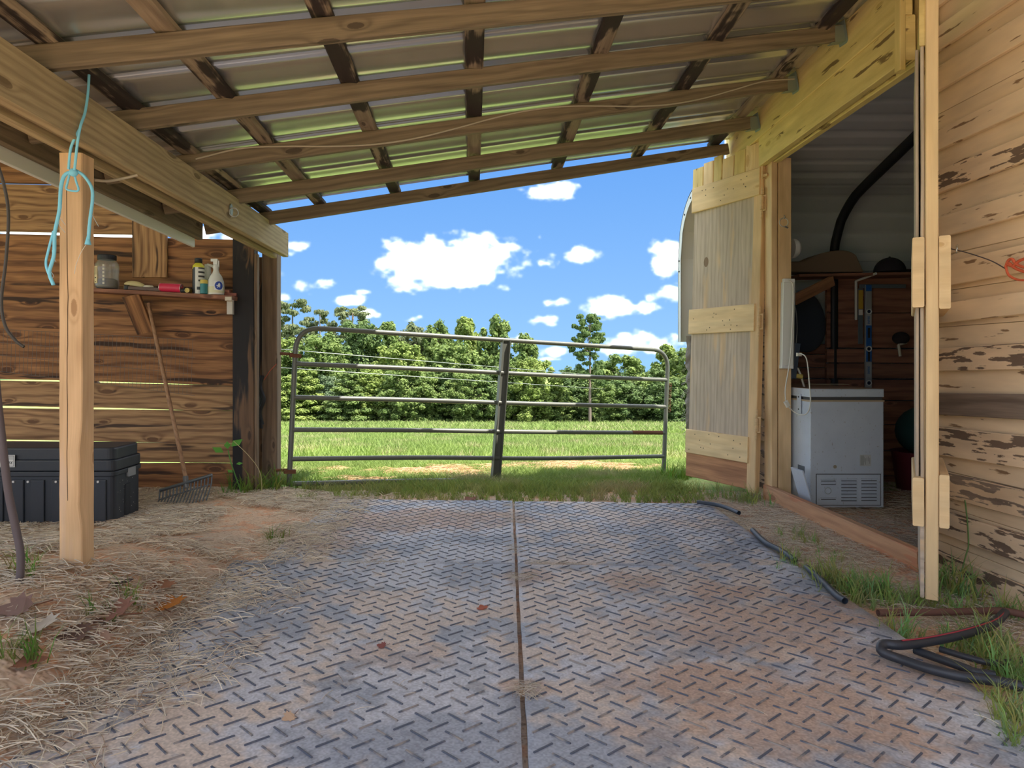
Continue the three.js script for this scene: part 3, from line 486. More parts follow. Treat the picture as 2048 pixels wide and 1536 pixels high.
// ---- rubber stable mats, a little askew
{
  const O = V(0.215, 0.004, -3.53), ang = -0.0469;
  const dust = tex(2048, 2048, (u, v, o) => {               // 3.2 m across, 4 m deep: (0.5, 0.55) is the cross of the seams
    const x = (u - 0.5) * 3.2, d = (v - 0.55) * 4;
    const X = O.x + x + 0.0469 * d, D = 3.53 + d;
    const a = fbm(u * 12, v * 15, 12, 15, 501, 5), b = fbm(u * 34, v * 42, 34, 42, 502, 4), c = vnoise(u * 600, v * 750, 600, 750, 503), e = fbm(u * 5, v * 6, 5, 6, 504, 3);
    mix3(o, [192, 193, 200], [156, 161, 172], sstep(0.42, 0.62, a));
    mix3(o, [o[0], o[1], o[2]], [212, 190, 170], sstep(0.5, 0.66, b * 0.55 + e * 0.5) * 0.75);
    mix3(o, [o[0], o[1], o[2]], [136, 140, 150], sstep(0.62, 0.74, fbm(u * 22, v * 28, 22, 28, 507, 4)) * 0.6);
    let s = 0;                                              // trodden-in clay
    for (const [px, py, rx, ry, k] of [[880, 1045, 200, 22, 1], [760, 1055, 110, 26, 0.9], [1270, 1172, 60, 26, 1], [1440, 1186, 90, 22, 0.9], [1400, 1380, 190, 70, 1], [1600, 1440, 260, 110, 0.9], [1500, 1260, 220, 60, 0.7], [1750, 1340, 160, 60, 0.7], [800, 1330, 120, 30, 0.5], [1340, 1050, 120, 18, 0.4], [1640, 1220, 90, 40, 0.8], [1290, 1470, 90, 50, 0.5], [1050, 1160, 50, 20, 0.9], [1050, 1395, 50, 22, 0.7], [640, 1090, 120, 26, 0.8]]) {
      const qd = F * EYE / (py - CY), qx = (px - CX) * qd / F, sx = rx * qd / F, sd = ry * qd * qd / (F * EYE);
      const t = ((X - qx) / sx) ** 2 + ((D - qd) / sd) ** 2; if (t < 4) s = Math.max(s, k * sstep(1.4, 0.1, t + (fbm(u * 40, v * 50, 40, 50, 505, 4) - 0.5) * 2.4));
    }
    mix3(o, [o[0], o[1], o[2]], [186, 154, 132], s * 0.85);
    const k = 0.9 + 0.2 * c; o[0] *= k; o[1] *= k; o[2] *= k;
  }, true, 3.2, 4);
  const matM = new THREE.MeshStandardMaterial({ map: dust, roughness: 0.62 });
  const rub = tex(512, 512, (u, v, o) => { const b = fbm(u * 30, v * 30, 30, 30, 521, 3); mix3(o, [84, 89, 102], [150, 140, 132], sstep(0.45, 0.7, b)); }, true, 1, 1);
  const barM = new THREE.MeshStandardMaterial({ map: rub, roughness: 0.6 });
  const hgt = (x, d) => 0.016 + 0.007 * fbm(x * 1.8 + 30, d * 1.5 + 11, 0, 0, 511, 2) + 0.01 * sstep(1.2, 1.55, d) * fbm(x * 2 + 3, 4, 0, 0, 512, 2);
  const specs = [['near the viewer, left of the seam', -1.44, -0.008, -2.15, -0.006], ['near the viewer, right of the seam', 0.008, 1.42, -2.15, -0.008], ['nearer the gate, left of the seam', -1.3, -0.007, 0.006, 1.56], ['nearer the gate, right of the seam', 0.009, 1.4, 0.008, 1.53]];
  specs.forEach(([where, x0, x1, d0, d1], mi) => {
    const t = thing('rubber_mat', 'dusty grey diamond-tread rubber mat ' + where, 'mat', O, 'diamond-tread rubber mats'); t.rotation.y = ang;
    const nx = 26, nd = 34, pos = [], uv = [], idx = [];
    for (let j = 0; j <= nd; j++) for (let i = 0; i <= nx; i++) { const ex = i === 0 || i === nx, ed = j === 0 || j === nd; const w = 0.006; const x = lerp(x0, x1, i / nx) + (ed && !ex ? 0 : 0) + (i === 0 || i === nx ? w * (fbm(j * 0.6, mi * 9, 0, 0, 515, 2) - 0.5) : 0), d = lerp(d0, d1, j / nd) + (ed ? w * (fbm(i * 0.6, mi * 7, 0, 0, 516, 2) - 0.5) : 0); pos.push(x, hgt(x, d), -d); uv.push(x + 1.6, d + 2.2); }
    for (let j = 0; j < nd; j++) for (let i = 0; i < nx; i++) { const a = j * (nx + 1) + i; idx.push(a, a + 1, a + nx + 1, a + 1, a + nx + 2, a + nx + 1); }
    // skirt
    const rim = []; for (let i = 0; i <= nx; i++) rim.push(i); for (let j = 1; j <= nd; j++) rim.push(j * (nx + 1) + nx); for (let i = nx - 1; i >= 0; i--) rim.push(nd * (nx + 1) + i); for (let j = nd - 1; j >= 0; j--) rim.push(j * (nx + 1));
    const b0 = pos.length / 3; rim.forEach((r) => { pos.push(pos[r * 3], -0.004, pos[r * 3 + 2]); uv.push(uv[r * 2], uv[r * 2 + 1] + 0.01); });
    for (let k = 0; k + 1 < rim.length; k++) idx.push(rim[k], b0 + k, rim[k + 1], rim[k + 1], b0 + k, b0 + k + 1);
    const g = new THREE.BufferGeometry(); g.setAttribute('position', new THREE.Float32BufferAttribute(pos, 3)); g.setAttribute('uv', new THREE.Float32BufferAttribute(uv, 2)); g.setIndex(idx); g.computeVertexNormals();
    mesh('mat_body', g, matM, t);
    // raised tread bars
    const p = 0.096, bp = [], bi = [], bu = [];
    for (let a = Math.ceil(x0 / (p / 2)); a * p / 2 < x1 - 0.03; a++) for (let b = Math.ceil(d0 / (p / 2)); b * p / 2 < d1 - 0.02; b++) {
      if (mod(a + b, 2) !== 0) continue;
      const cx = a * p / 2, cd = b * p / 2, s = mod(a, 2) ? 1 : -1; if (cx < x0 + 0.03 || cd < d0 + 0.03) continue;
      const h = 0.036, ux = 0.74 * h, ud = s * 0.67 * h, wx = -s * 0.67 * 0.0032, wd = 0.74 * 0.0032, y = hgt(cx, cd), q = bp.length / 3, up = 0.0034;
      for (const [m, n, k, lift] of [[-1, -1, 1, 0], [1, -1, 1, 0], [1, 1, 1, 0], [-1, 1, 1, 0], [-1, -1, 0.66, up], [1, -1, 0.66, up], [1, 1, 0.66, up], [-1, 1, 0.66, up]]) { const xx = cx + ux * m * (lift ? 0.95 : 1) + wx * n * k, dd = cd + ud * m * (lift ? 0.95 : 1) + wd * n * k; bp.push(xx, y + (lift || -0.002), -dd); bu.push(xx, dd); }
      for (const [e, f, i2, j2] of [[4, 5, 6, 7], [0, 1, 5, 4], [1, 2, 6, 5], [2, 3, 7, 6], [3, 0, 4, 7]]) bi.push(q + e, q + f, q + i2, q + e, q + i2, q + j2);
    }
    let tg = new THREE.BufferGeometry(); tg.setAttribute('position', new THREE.Float32BufferAttribute(bp, 3)); tg.setAttribute('uv', new THREE.Float32BufferAttribute(bu, 2)); tg.setIndex(bi); tg = tg.toNonIndexed(); tg.computeVertexNormals();
    const tr = mesh('tread_bars', tg, barM, t); tr.userData = { kind: 'stuff', label: 'raised herringbone tread bars' };
  });
}
// ================================================================ THINGS ON THE LEFT
function canvasTex(w, h, draw) { const c = document.createElement('canvas'); c.width = w; c.height = h; draw(c.getContext('2d'), w, h); const t = new THREE.CanvasTexture(c); t.colorSpace = THREE.SRGBColorSpace; return t; }
// ---- tool box
{
  const D = 4.35, xr = (229 - CX) * D / F, top = EYE - 178 * D / F, bot = groundY(-2.6, 4.4) + 0.0, depth = 0.38, xl = xr - 1.22, W = xr - xl, Hh = top - bot;
  const t = thing('tool_box', 'black plastic truck tool box with vertical ribs behind the tan post', 'tool box', V((xl + xr) / 2, bot, -D - depth / 2));
  const plastic = std(0x2b2f36, 0.5), dusty = std(0xa08a74, 0.9);
  const bodyH = Hh * 0.66, R0 = 0.045;
  const outline = (w, d, r) => { const s = new THREE.Shape(), a = w / 2, b = d / 2; s.moveTo(-a + r, -b); s.lineTo(a - r, -b); s.quadraticCurveTo(a, -b, a, -b + r); s.lineTo(a, b - r); s.quadraticCurveTo(a, b, a - r, b); s.lineTo(-a + r, b); s.quadraticCurveTo(-a, b, -a, b - r); s.lineTo(-a, -b + r); s.quadraticCurveTo(-a, -b, -a + r, -b); return s; };
  const slab = (w, d, h, y, r, b = 0.008) => new THREE.ExtrudeGeometry(outline(w - 2 * b, d - 2 * b, r), { depth: h - 2 * b, bevelEnabled: true, bevelSize: b, bevelThickness: b, bevelSegments: 2, curveSegments: 6 }).rotateX(-Math.PI / 2).translate(0, y + b, 0);
  mesh('body', slab(W - 0.02, depth - 0.02, bodyH, 0, R0), plastic, t);
  mesh('lip', slab(W, depth, 0.03, bodyH - 0.01, R0, 0.005), plastic, t);
  const lid = mesh('lid', merged([slab(W - 0.005, depth - 0.005, 0.07, bodyH + 0.022, R0), slab(W - 0.03, depth - 0.03, Hh - bodyH - 0.08, bodyH + 0.085, R0, 0.012)]), plastic, t);
  mesh('dusty_top', slab(W - 0.06, depth - 0.06, 0.004, Hh - 0.001, R0 * 0.8, 0.001), dusty, lid);
  for (let i = 0; i < 9; i++) { const x = -W / 2 + 0.1 + i * 0.128; mesh('rib', rbox(0.085, bodyH - 0.05, 0.016, 0.006), plastic, t, V(x, bodyH / 2 - 0.005, depth / 2 - 0.006)); }
  const scuff = std(0xd9d4cc, 0.7);
  for (const px of [-4, 28, 57, 113, 197]) { const x = (px - CX) * D / F - t.position.x; mesh('scuff', new THREE.CylinderGeometry(0.008, 0.008, 0.003, 5).rotateX(Math.PI / 2), scuff, t, V(x, bodyH - 0.04, depth / 2 + 0.0075)); }
  const gr = rng(4); const spots = []; for (let i = 0; i < 26; i++) spots.push(new THREE.CircleGeometry(0.0012 + gr() * 0.002, 6).rotateY(Math.PI / 2).translate(W / 2 - 0.0088, 0.04 + gr() * (bodyH - 0.08), (gr() - 0.5) * 0.27)); mesh('paint_flecks', merged(spots), scuff, t).userData.kind = 'stuff';
  mesh('end_handle', merged([rbox(0.02, 0.2, 0.07, 0.006).translate(W / 2 - 0.012, bodyH * 0.42, 0.01)]), M.black, t);
  mesh('end_latch', rbox(0.02, 0.055, 0.1, 0.005), std(0x8d8f90, 0.5), t, V(W / 2 - 0.006, bodyH - 0.01, -0.03));
  const lab = canvasTex(256, 128, (c, w, h) => { c.fillStyle = '#d2d0ca'; c.fillRect(0, 0, w, h); c.strokeStyle = '#55565a'; c.lineWidth = 6; c.strokeRect(10, 10, w - 20, h - 20); c.fillStyle = '#b3b3b0'; c.fillRect(16, 16, w - 32, 34); c.fillStyle = '#1b1c20'; c.font = 'italic bold 44px sans-serif'; c.textAlign = 'right'; c.fillText('-BOX', w - 26, 98); });
  mesh('label_plate', new THREE.BoxGeometry(0.15, 0.075, 0.004), new THREE.MeshStandardMaterial({ map: lab, roughness: 0.5 }), t, V((6 - CX) * D / F - t.position.x, EYE - 202 * D / F - bot, depth / 2 + 0.0015));
}
// ---- rake leaning on the wall
{
  const foot = V((372 - CX) * 5.0 / F, groundY(-2.05, 4.95) + 0.01, -5.0);
  const t = thing('garden_rake', 'wooden-handled steel bow rake leaning on the plank wall', 'rake', foot);
  const p0 = at(372, 958, 4.99), p1 = at(297, 607, 5.4);
  const hg = bar(p0.clone().sub(foot), p1.clone().sub(foot), 0.0145, 10); mesh('handle', hg, M.handle, t);
  mesh('ferrule', bar(p0.clone().sub(foot).add(V(0.012, -0.06, 0.02)), p0.clone().sub(foot).add(V(-0.004, 0.02, 0)), 0.019, 10), std(0x6c6a68, 0.5, { metalness: 0.5 }), t);
  const steel = std(0x5f6468, 0.45, { metalness: 0.5 });
  const A = at(320, 981, 4.97).sub(foot), B = at(424, 950, 4.97).sub(foot);
  mesh('head_bar', bar(A, B, 0.012, 8), steel, t);
  for (let i = 0; i <= 15; i++) { const q = A.clone().lerp(B, i / 15); const s = 0.014 * Math.sin(i); const k = q.clone().add(V(0.0, -0.062, 0.012)), e = q.clone().add(V(-0.012, -0.135 - 0.03 * (i / 15), 0.075 + s * 0.2)); mesh('tine', merged([bar(q, k, 0.0052, 6), bar(k, e, 0.005, 6)]), steel, t); }
  mesh('cross_wire', bar(A.clone().add(V(0, -0.062, 0.012)), B.clone().add(V(0, -0.062, 0.012)), 0.005, 6), steel, t);
}
// ---- shelf with bracket
{
  const D = 5.3, a = at(150, 574, D), b = at(466, 592, D);
  const t = thing('wall_shelf', 'narrow brown board shelf fixed to the plank wall', 'shelf', V((a.x + b.x) / 2, a.y, -5.38));
  const s = timber('shelf_board', V(a.x, a.y - 0.015, -5.38), V(b.x, b.y - 0.015, -5.38), 0.03, 0.2, M.inner, t, { n: 4, wob: 0.003, seed: 601 });
  timber('brace', at(262, 590, 5.32), at(292, 665, 5.44), 0.13, 0.035, M.slab, t, { seed: 602 }, V(0.9, 0.3, 0));
  mesh('white_block', rbox(0.045, 0.13, 0.04, 0.004), std(0xc9c4ba, 0.7), t, at(461, 612, 5.36).sub(t.position)); mesh('end_block', rbox(0.05, 0.03, 0.06, 0.004), std(0xd0c6b4, 0.7), t, at(459, 598, 5.3).sub(t.position));
}
const shelfY = (px) => at(px, 574 + (px - 150) * 18 / 316, 5.3).y + 0.0025;
const onShelf = (px, d = 5.36) => V((px - CX) * d / F, shelfY(CX + (px - CX) * 5.3 / d * d / 5.3), -d);
{ // clear jar with a black lid and a paper label
  const p = onShelf(214, 5.37), t = thing('plastic_jar', 'big clear jar with black lid and paper label on the shelf', 'jar', p);
  const glass = new THREE.MeshPhysicalMaterial({ color: 0xe8ece8, roughness: 0.12, transmission: 0.85, thickness: 0, ior: 1.45 });
  mesh('jar_body', lathe([[0, 0.002], [0.075, 0.002], [0.084, 0.01], [0.086, 0.03], [0.082, 0.1], [0.086, 0.16], [0.084, 0.19], [0.07, 0.212], [0.062, 0.22], [0.062, 0.228]], 32), glass, t);
  mesh('lid', lathe([[0, 0.262], [0.064, 0.262], [0.067, 0.258], [0.067, 0.226], [0.06, 0.226]], 28), M.black, t);
  mesh('contents', lathe([[0, 0.006], [0.07, 0.006], [0.078, 0.03], [0.076, 0.07], [0.05, 0.082], [0, 0.085]], 20), std(0x5a4a40, 0.9), t);
  const lb = canvasTex(96, 192, (c, w, h) => { c.fillStyle = '#d9c9a0'; c.fillRect(0, 0, w, h); c.fillStyle = '#b8a883'; c.fillRect(10, 12, w - 20, 84); c.fillStyle = '#3b352c'; c.fillRect(24, 124, 44, 12); c.fillRect(30, 170, 34, 8); });
  const l = mesh('paper_label', new THREE.CylinderGeometry(0.0875, 0.0875, 0.13, 12, 1, true, -0.85, 0.5), new THREE.MeshStandardMaterial({ map: lb, roughness: 0.8, side: THREE.DoubleSide }), t, V(0, 0.105, 0));
  const wins = []; for (let i = 0; i < 6; i++) wins.push(new THREE.CylinderGeometry(0.0878, 0.0878, 0.016, 4, 1, true, 0.12, 0.16).translate(0, 0.04 + i * 0.027, 0)); mesh('pale_marks', merged(wins), std(0xd8d4c2, 0.7, { side: THREE.DoubleSide }), t);
}
{ // scrub brush
  const p = onShelf(265, 5.33), t = thing('scrub_brush', 'cream scrubbing brush lying on the shelf', 'brush', p.clone().add(V(0, 0.025, -0.04)));
  const back = new THREE.SphereGeometry(0.5, 20, 10, 0, Math.PI * 2, 0, Math.PI / 2); back.scale(0.17, 0.075, 0.07); mesh('brush_back', back, std(0xcfc08e, 0.6), t, V(0, 0.012, 0)).rotation.z = -0.16;
  const br = []; for (let i = 0; i < 9; i++) for (let j = 0; j < 3; j++) br.push(box(0.008, 0.026, 0.012, -0.068 + i * 0.017, -0.01 - (i - 4) * 0.0025, -0.024 + j * 0.024)); mesh('bristles', merged(br), std(0x8d8360, 0.9), t).userData.kind = 'stuff';
}
{ const p = onShelf(297, 5.34), t = thing('tape_roll', 'white roll lying on the shelf beside the brush', 'tape', p); mesh('roll', new THREE.TorusGeometry(0.026, 0.014, 10, 24).rotateX(Math.PI / 2).translate(0, 0.016, 0).scale(1, 1.5, 1), M.offwhite, t); mesh('core', new THREE.CylinderGeometry(0.018, 0.018, 0.04, 16, 1, true).translate(0, 0.024, 0), std(0x9a8a70, 0.9, { side: THREE.DoubleSide }), t); }
{ const t = thing('dark_bar', 'dark square bar lying along the shelf edge', 'bar', onShelf(288, 5.3).add(V(0, 0.014, 0))); mesh('bar_body', rbox(0.26, 0.026, 0.026, 0.004), std(0x5c4a44, 0.6), t); mesh('bar_cap', rbox(0.03, 0.034, 0.034, 0.006), M.black, t, V(-0.13, 0.003, 0)); t.rotation.z = -0.05; }
{ const p = onShelf(342, 5.31), t = thing('red_can', 'pink-red can with oval badge lying on the shelf', 'can', p.clone().add(V(0, 0.033, 0)));
  const lb = canvasTex(256, 128, (c, w, h) => { c.fillStyle = '#cf2f52'; c.fillRect(0, 0, w, h); c.fillStyle = '#e0607c'; c.fillRect(0, 20, w, 16); c.fillStyle = '#e9e2dc'; c.beginPath(); c.ellipse(64, 70, 34, 17, 0, 0, 7); c.fill(); c.fillStyle = '#4a6ea8'; c.beginPath(); c.ellipse(58, 70, 20, 12, 0, 0, 7); c.fill(); });
  lb.center.set(0.5, 0.5); lb.rotation = Math.PI / 2;
  mesh('can_body', new THREE.CylinderGeometry(0.033, 0.033, 0.16, 24, 1, false, 0).rotateZ(Math.PI / 2), new THREE.MeshStandardMaterial({ map: lb, roughness: 0.4 }), t); mesh('can_rim', new THREE.TorusGeometry(0.031, 0.003, 6, 24).rotateY(Math.PI / 2), M.chrome, t, V(0.08, 0, 0)); mesh('can_rim', new THREE.TorusGeometry(0.031, 0.003, 6, 24).rotateY(Math.PI / 2), M.chrome, t, V(-0.08, 0, 0)); t.rotation.z = -0.05; }
{ const t = thing('brass_cap', 'small brass-coloured cap lying between red can and yellow bottle', 'cap', onShelf(377, 5.3).add(V(0, 0.019, 0))); mesh('cap_body', new THREE.CylinderGeometry(0.019, 0.019, 0.05, 18).rotateX(Math.PI / 2), std(0xa8904a, 0.4, { metalness: 0.6 }), t); mesh('cap_rim', new THREE.TorusGeometry(0.016, 0.003, 6, 18), std(0xc8b878, 0.4, { metalness: 0.6 }), t, V(0, 0, 0.026)); mesh('neck', new THREE.CylinderGeometry(0.017, 0.017, 0.04, 14).rotateZ(1.57), M.black, t, V(-0.035, 0, 0)); }
{ // black and yellow bottle
  const t = thing('yellow_label_bottle', 'tall bottle with black cap and black and yellow label on the shelf', 'bottle', onShelf(397, 5.34));
  const lb = canvasTex(256, 256, (c, w, h) => { c.fillStyle = '#d9dad6'; c.fillRect(0, 0, w, h); c.fillStyle = '#2e3036'; c.fillRect(0, 40, 128, 170); c.fillStyle = '#d6cf3c'; c.fillRect(0, 0, w, 42); c.font = 'bold 46px sans-serif'; c.fillStyle = '#e2c63a'; c.fillText('D', 84, 90); c.fillStyle = '#3a3c40'; for (let i = 0; i < 6; i++) c.fillRect(150, 56 + i * 14, 60, 6); c.fillRect(140, 150, 88, 10); });
  mesh('bottle_body', lathe([[0.042, 0], [0.044, 0.006], [0.044, 0.2], [0.04, 0.205]], 28), new THREE.MeshStandardMaterial({ map: lb, roughness: 0.45 }), t).rotation.y = Math.PI - 0.2;
  mesh('shoulder', lathe([[0.043, 0.2], [0.042, 0.216], [0.026, 0.232], [0.024, 0.238]], 24), std(0xd6cf3c, 0.45), t); mesh('bottle_cap', lathe([[0, 0.274], [0.022, 0.274], [0.028, 0.268], [0.028, 0.236], [0, 0.236]], 20), M.black, t);
}
{ // white jug with handle, mostly behind
  const t = thing('white_jug', 'white plastic jug with loop handle between bottle and spray bottle', 'jug', onShelf(423, 5.43));
  mesh('jug_body', lathe([[0, 0.0], [0.048, 0.0], [0.052, 0.008], [0.052, 0.1], [0.044, 0.12], [0.03, 0.13], [0, 0.132]], 24), std(0xcfd0c8, 0.4), t); tube('jug_handle', [t.position.clone().add(V(-0.025, 0.24, 0.02)), t.position.clone().add(V(0.02, 0.225, 0.02)), t.position.clone().add(V(0.04, 0.18, 0.02)), t.position.clone().add(V(0.03, 0.125, 0.015)), t.position.clone().add(V(0, 0.105, 0.01))], 0.01, std(0xcfd0c8, 0.4), t, 20, 8); mesh('jug_neck', lathe([[0.03, 0.125], [0.026, 0.2], [0.022, 0.245], [0, 0.25]], 18), std(0xcfd0c8, 0.4), t, V(-0.03, 0, 0));
}
{ const t = thing('teal_canister', 'small teal canister with yellow lid before the white jug', 'canister', onShelf(408, 5.285)); mesh('can_body', lathe([[0, 0], [0.026, 0], [0.028, 0.004], [0.028, 0.072], [0.024, 0.078]], 22), std(0x2f7f86, 0.4), t); mesh('can_lid', lathe([[0.026, 0.076], [0.028, 0.08], [0.027, 0.102], [0.02, 0.106], [0, 0.106]], 22), std(0xcdbb5a, 0.5), t); }
{ // spray bottle
  const t = thing('spray_bottle', 'white spray bottle with round blue emblem at the shelf end', 'spray bottle', onShelf(432, 5.32));
  const em = canvasTex(128, 128, (c) => { c.fillStyle = '#dfe2e2'; c.fillRect(0, 0, 128, 128); c.fillStyle = '#2748a8'; c.beginPath(); c.arc(64, 64, 58, 0, 7); c.fill(); c.fillStyle = '#dfe6ee'; c.beginPath(); c.moveTo(40, 100); c.lineTo(52, 40); c.lineTo(70, 24); c.lineTo(84, 50); c.lineTo(78, 100); c.lineTo(66, 74); c.closePath(); c.fill(); c.fillRect(30, 58, 18, 12); });
  const wm = std(0xdcdedb, 0.35);
  mesh('bottle_body', lathe([[0, 0], [0.056, 0], [0.06, 0.006], [0.061, 0.05], [0.058, 0.1], [0.044, 0.14], [0.026, 0.165], [0.02, 0.185], [0.02, 0.2]], 30), wm, t);
  mesh('liquid_band', lathe([[0.0613, 0.012], [0.062, 0.03], [0.0615, 0.06]], 30), std(0xd6d4b0, 0.35), t);
  mesh('emblem', new THREE.CylinderGeometry(0.0624, 0.0624, 0.07, 12, 1, true, 0.15, 1.1), new THREE.MeshStandardMaterial({ map: em, roughness: 0.4, side: THREE.DoubleSide }), t, V(0.0, 0.066, 0));
  mesh('trigger_head', merged([lathe([[0.022, 0.2], [0.022, 0.222], [0.016, 0.23], [0, 0.232]], 18), box(0.03, 0.03, 0.026, -0.002, 0.243, 0), box(0.05, 0.02, 0.02, -0.012, 0.264, 0), box(0.008, 0.05, 0.014, 0.02, 0.235, 0)]), wm, t);
}
{ const t = thing('red_block', 'small stack of pinkish brick pieces at the end of the shelf', 'brick', onShelf(460, 5.4)); mesh('brick_piece', rbox(0.11, 0.025, 0.06, 0.004), std(0xa86a5c, 0.9), t, V(0, 0.0135, 0)); mesh('brick_piece', rbox(0.045, 0.024, 0.05, 0.004), std(0xb27868, 0.9), t, V(-0.02, 0.039, 0)); }
// ---- welded wire panel leaning on the wall
{
  const D = 5.42, t = thing('wire_panel', 'sagging welded wire mesh panel hung across the plank wall', 'wire mesh', at(190, 720, D)), wires = [], wm = std(0x77706a, 0.5, { metalness: 0.5 });
  const top = (x) => 655 + 0.055 * (x + 60), bot = (x) => 735 + 0.125 * (x + 60);
  const L = [], p = (x, k) => at(x, lerp(top(x), bot(x), k), D - 0.02 * k).sub(t.position);
  for (let x = -60; x <= 390; x += 8.4) L.push(bar(p(x, 0), p(x - 3, 1), 0.0013, 4));
  for (const k of [0, 0.32, 0.62, 1]) L.push(bar(p(-60, k), p(165, k), 0.0014, 4), bar(p(165, k), p(390, k), 0.0014, 4));
  mesh('wires', merged(L), wm, t);
}
// ---- blue twine knotted round the beam and post
{
  const m = std(0x86d4ee, 0.85), t = thing('blue_twine', 'frayed light blue baling twine knotted and hanging before the post', 'twine', at(150, 345, 2.64));
  const q = (a) => a.map(([x, y, d = 2.64]) => at(x, y, d));
  tube('strand', q([[178, 150, 2.645], [176, 185, 2.625], [170, 225, 2.6], [161, 252, 2.57], [155, 285, 2.58], [149, 340, 2.62]]), 0.0052, m, t, 40, 6);
  tube('strand', q([[158, 260, 2.57], [142, 295, 2.59], [137, 338, 2.63]]), 0.0048, m, t, 24, 6);
  tube('strand', q([[150, 342], [130, 350], [122, 375], [119, 420], [110, 465], [108, 510], [99, 545], [107, 570]]), 0.0068, m, t, 50, 7);
  tube('strand', q([[107, 462], [97, 500], [92, 530], [103, 562]]), 0.0045, m, t, 26, 6);
  tube('strand', q([[150, 340], [168, 352], [183, 375], [185, 400], [180, 440], [177, 478], [174, 484]]), 0.006, m, t, 40, 7);
  tube('loop', q([[140, 345], [135, 365], [133, 378], [146, 382], [157, 380], [152, 362], [148, 345]]), 0.004, m, t, 34, 6);
  mesh('knot', new THREE.IcosahedronGeometry(0.016, 1), m, t, at(147, 345, 2.63).sub(t.position));
  mesh('frayed_end', new THREE.ConeGeometry(0.012, 0.05, 7), m, t, at(176, 476, 2.64).sub(t.position));
  const R = rng(71); for (let i = 0; i < 9; i++) { const [x, y] = [[119, 420], [110, 465], [118, 440], [180, 440], [122, 370], [104, 500], [184, 420], [100, 540], [118, 400]][i]; tube('loose_fibre', q([[x, y], [x + (R() - 0.4) * 14, y + 6 + R() * 8], [x + (R() - 0.3) * 26, y + 14 + R() * 20]]), 0.0009, std(0xb9cdd2, 0.9), t, 8, 4); }
  tube('loose_fibre', q([[173, 488], [162, 505], [152, 530], [149, 548]]), 0.0012, std(0xd8d6cc, 0.9), t, 12, 4);
}
{ const m = std(0x4c4540, 0.6), t = tube('hanging_cable', [at(-6, 325, 3.6), at(8, 370, 3.6), at(17, 430, 3.6), at(12, 520, 3.6), at(3, 600, 3.6), at(10, 650, 3.6), at(30, 680, 3.6), at(48, 694, 3.6)], 0.008, m, null, 60, 7); centred(t); tag(t, 'thin dark cable hanging in a curve before the plank wall', 'cable'); }
{ const g = groundY(-1.62, 2.5), m = std(0x5c5254, 0.7), t = tube('bent_pipe', [at(-20, 640, 2.5), at(-6, 790, 2.5), at(4, 880, 2.5), at(16, 980, 2.5), at(30, 1050, 2.5), at(40, 1100, 2.5), at(41, 1135, 2.5), V((37 - CX) * 2.5 / F, g - 0.03, -2.5)], 0.0135, m, null, 60, 9); centred(t); tag(t, 'bent dark plastic pipe stuck in the ground left of the tan post', 'pipe'); }
{ // ring bolt on the beam
  const p = at(463, 420, 4.2), t = thing('ring_bolt', 'small galvanized ring bolt on the heavy beam', 'ring', V(-1.455, p.y, -4.2)); mesh('plate', new THREE.CylinderGeometry(0.03, 0.03, 0.008, 18).rotateZ(1.57).scale(1, 1.2, 0.8), M.hanger, t); mesh('ring', new THREE.TorusGeometry(0.026, 0.004, 8, 20), M.chrome, t, V(0.02, -0.016, 0.012)).rotation.y = 0.5;
  const t2 = thing('ring_bolt', 'steel ring on an eye screw in the tan door post', 'ring', V(2.22, 1.05 + 275 * 5.2 / F, -5.195)); t2.position.x = (1568 - CX) * 5.19 / F; mesh('ring', new THREE.TorusGeometry(0.032, 0.0048, 8, 22), std(0xcfcabc, 0.35, { metalness: 0.3 }), t2); mesh('eye_screw', merged([new THREE.TorusGeometry(0.011, 0.004, 6, 12).rotateY(1.57), new THREE.CylinderGeometry(0.004, 0.004, 0.03, 8).rotateX(1.57).translate(0, 0, -0.02)]), M.chrome, t2, V(0.002, 0.04, 0)); mesh('snap', rbox(0.03, 0.012, 0.01, 0.003), M.chrome, t2, V(0.018, -0.036, 0)).rotation.z = -0.4;
}
{ // pale cord run along the third rafter
  const m = std(0xb9ae98, 0.8), r = rafters[rafters.length - 3], pts = []; for (let i = 0; i <= 16; i++) { const k = i / 16, p = r[0].clone().lerp(r[1], k); p.z += 0.0265; p.y += 0.05 * Math.sin(k * 13 + 1.1) * (k > 0.03 && k < 0.97 ? 0.8 : 0.3) - 0.0; pts.push(p); }
  const t = tube('pale_cord', pts, 0.005, m, null, 120, 6); centred(t); tag(t, 'pale cord snaking along the third rafter from the open end', 'cord');
  const t2 = tube('pale_cord', [at(188, 360, 2.9), at(215, 362, 2.95), at(245, 357, 3.0), at(275, 350, 3.02)], 0.006, m, null, 20, 6); centred(t2); tag(t2, 'short pale cord end under the heavy beam beside the blue twine', 'cord');
  const t3 = tube('rusty_hook', [at(97, 245, 3.2), at(94, 275, 3.2), at(90, 300, 3.2), at(88, 306, 3.2), at(99, 310, 3.2)], 0.003, M.rust, null, 24, 5); centred(t3); tag(t3, 'thin rusty wire hook hanging under the low eave', 'hook');
}

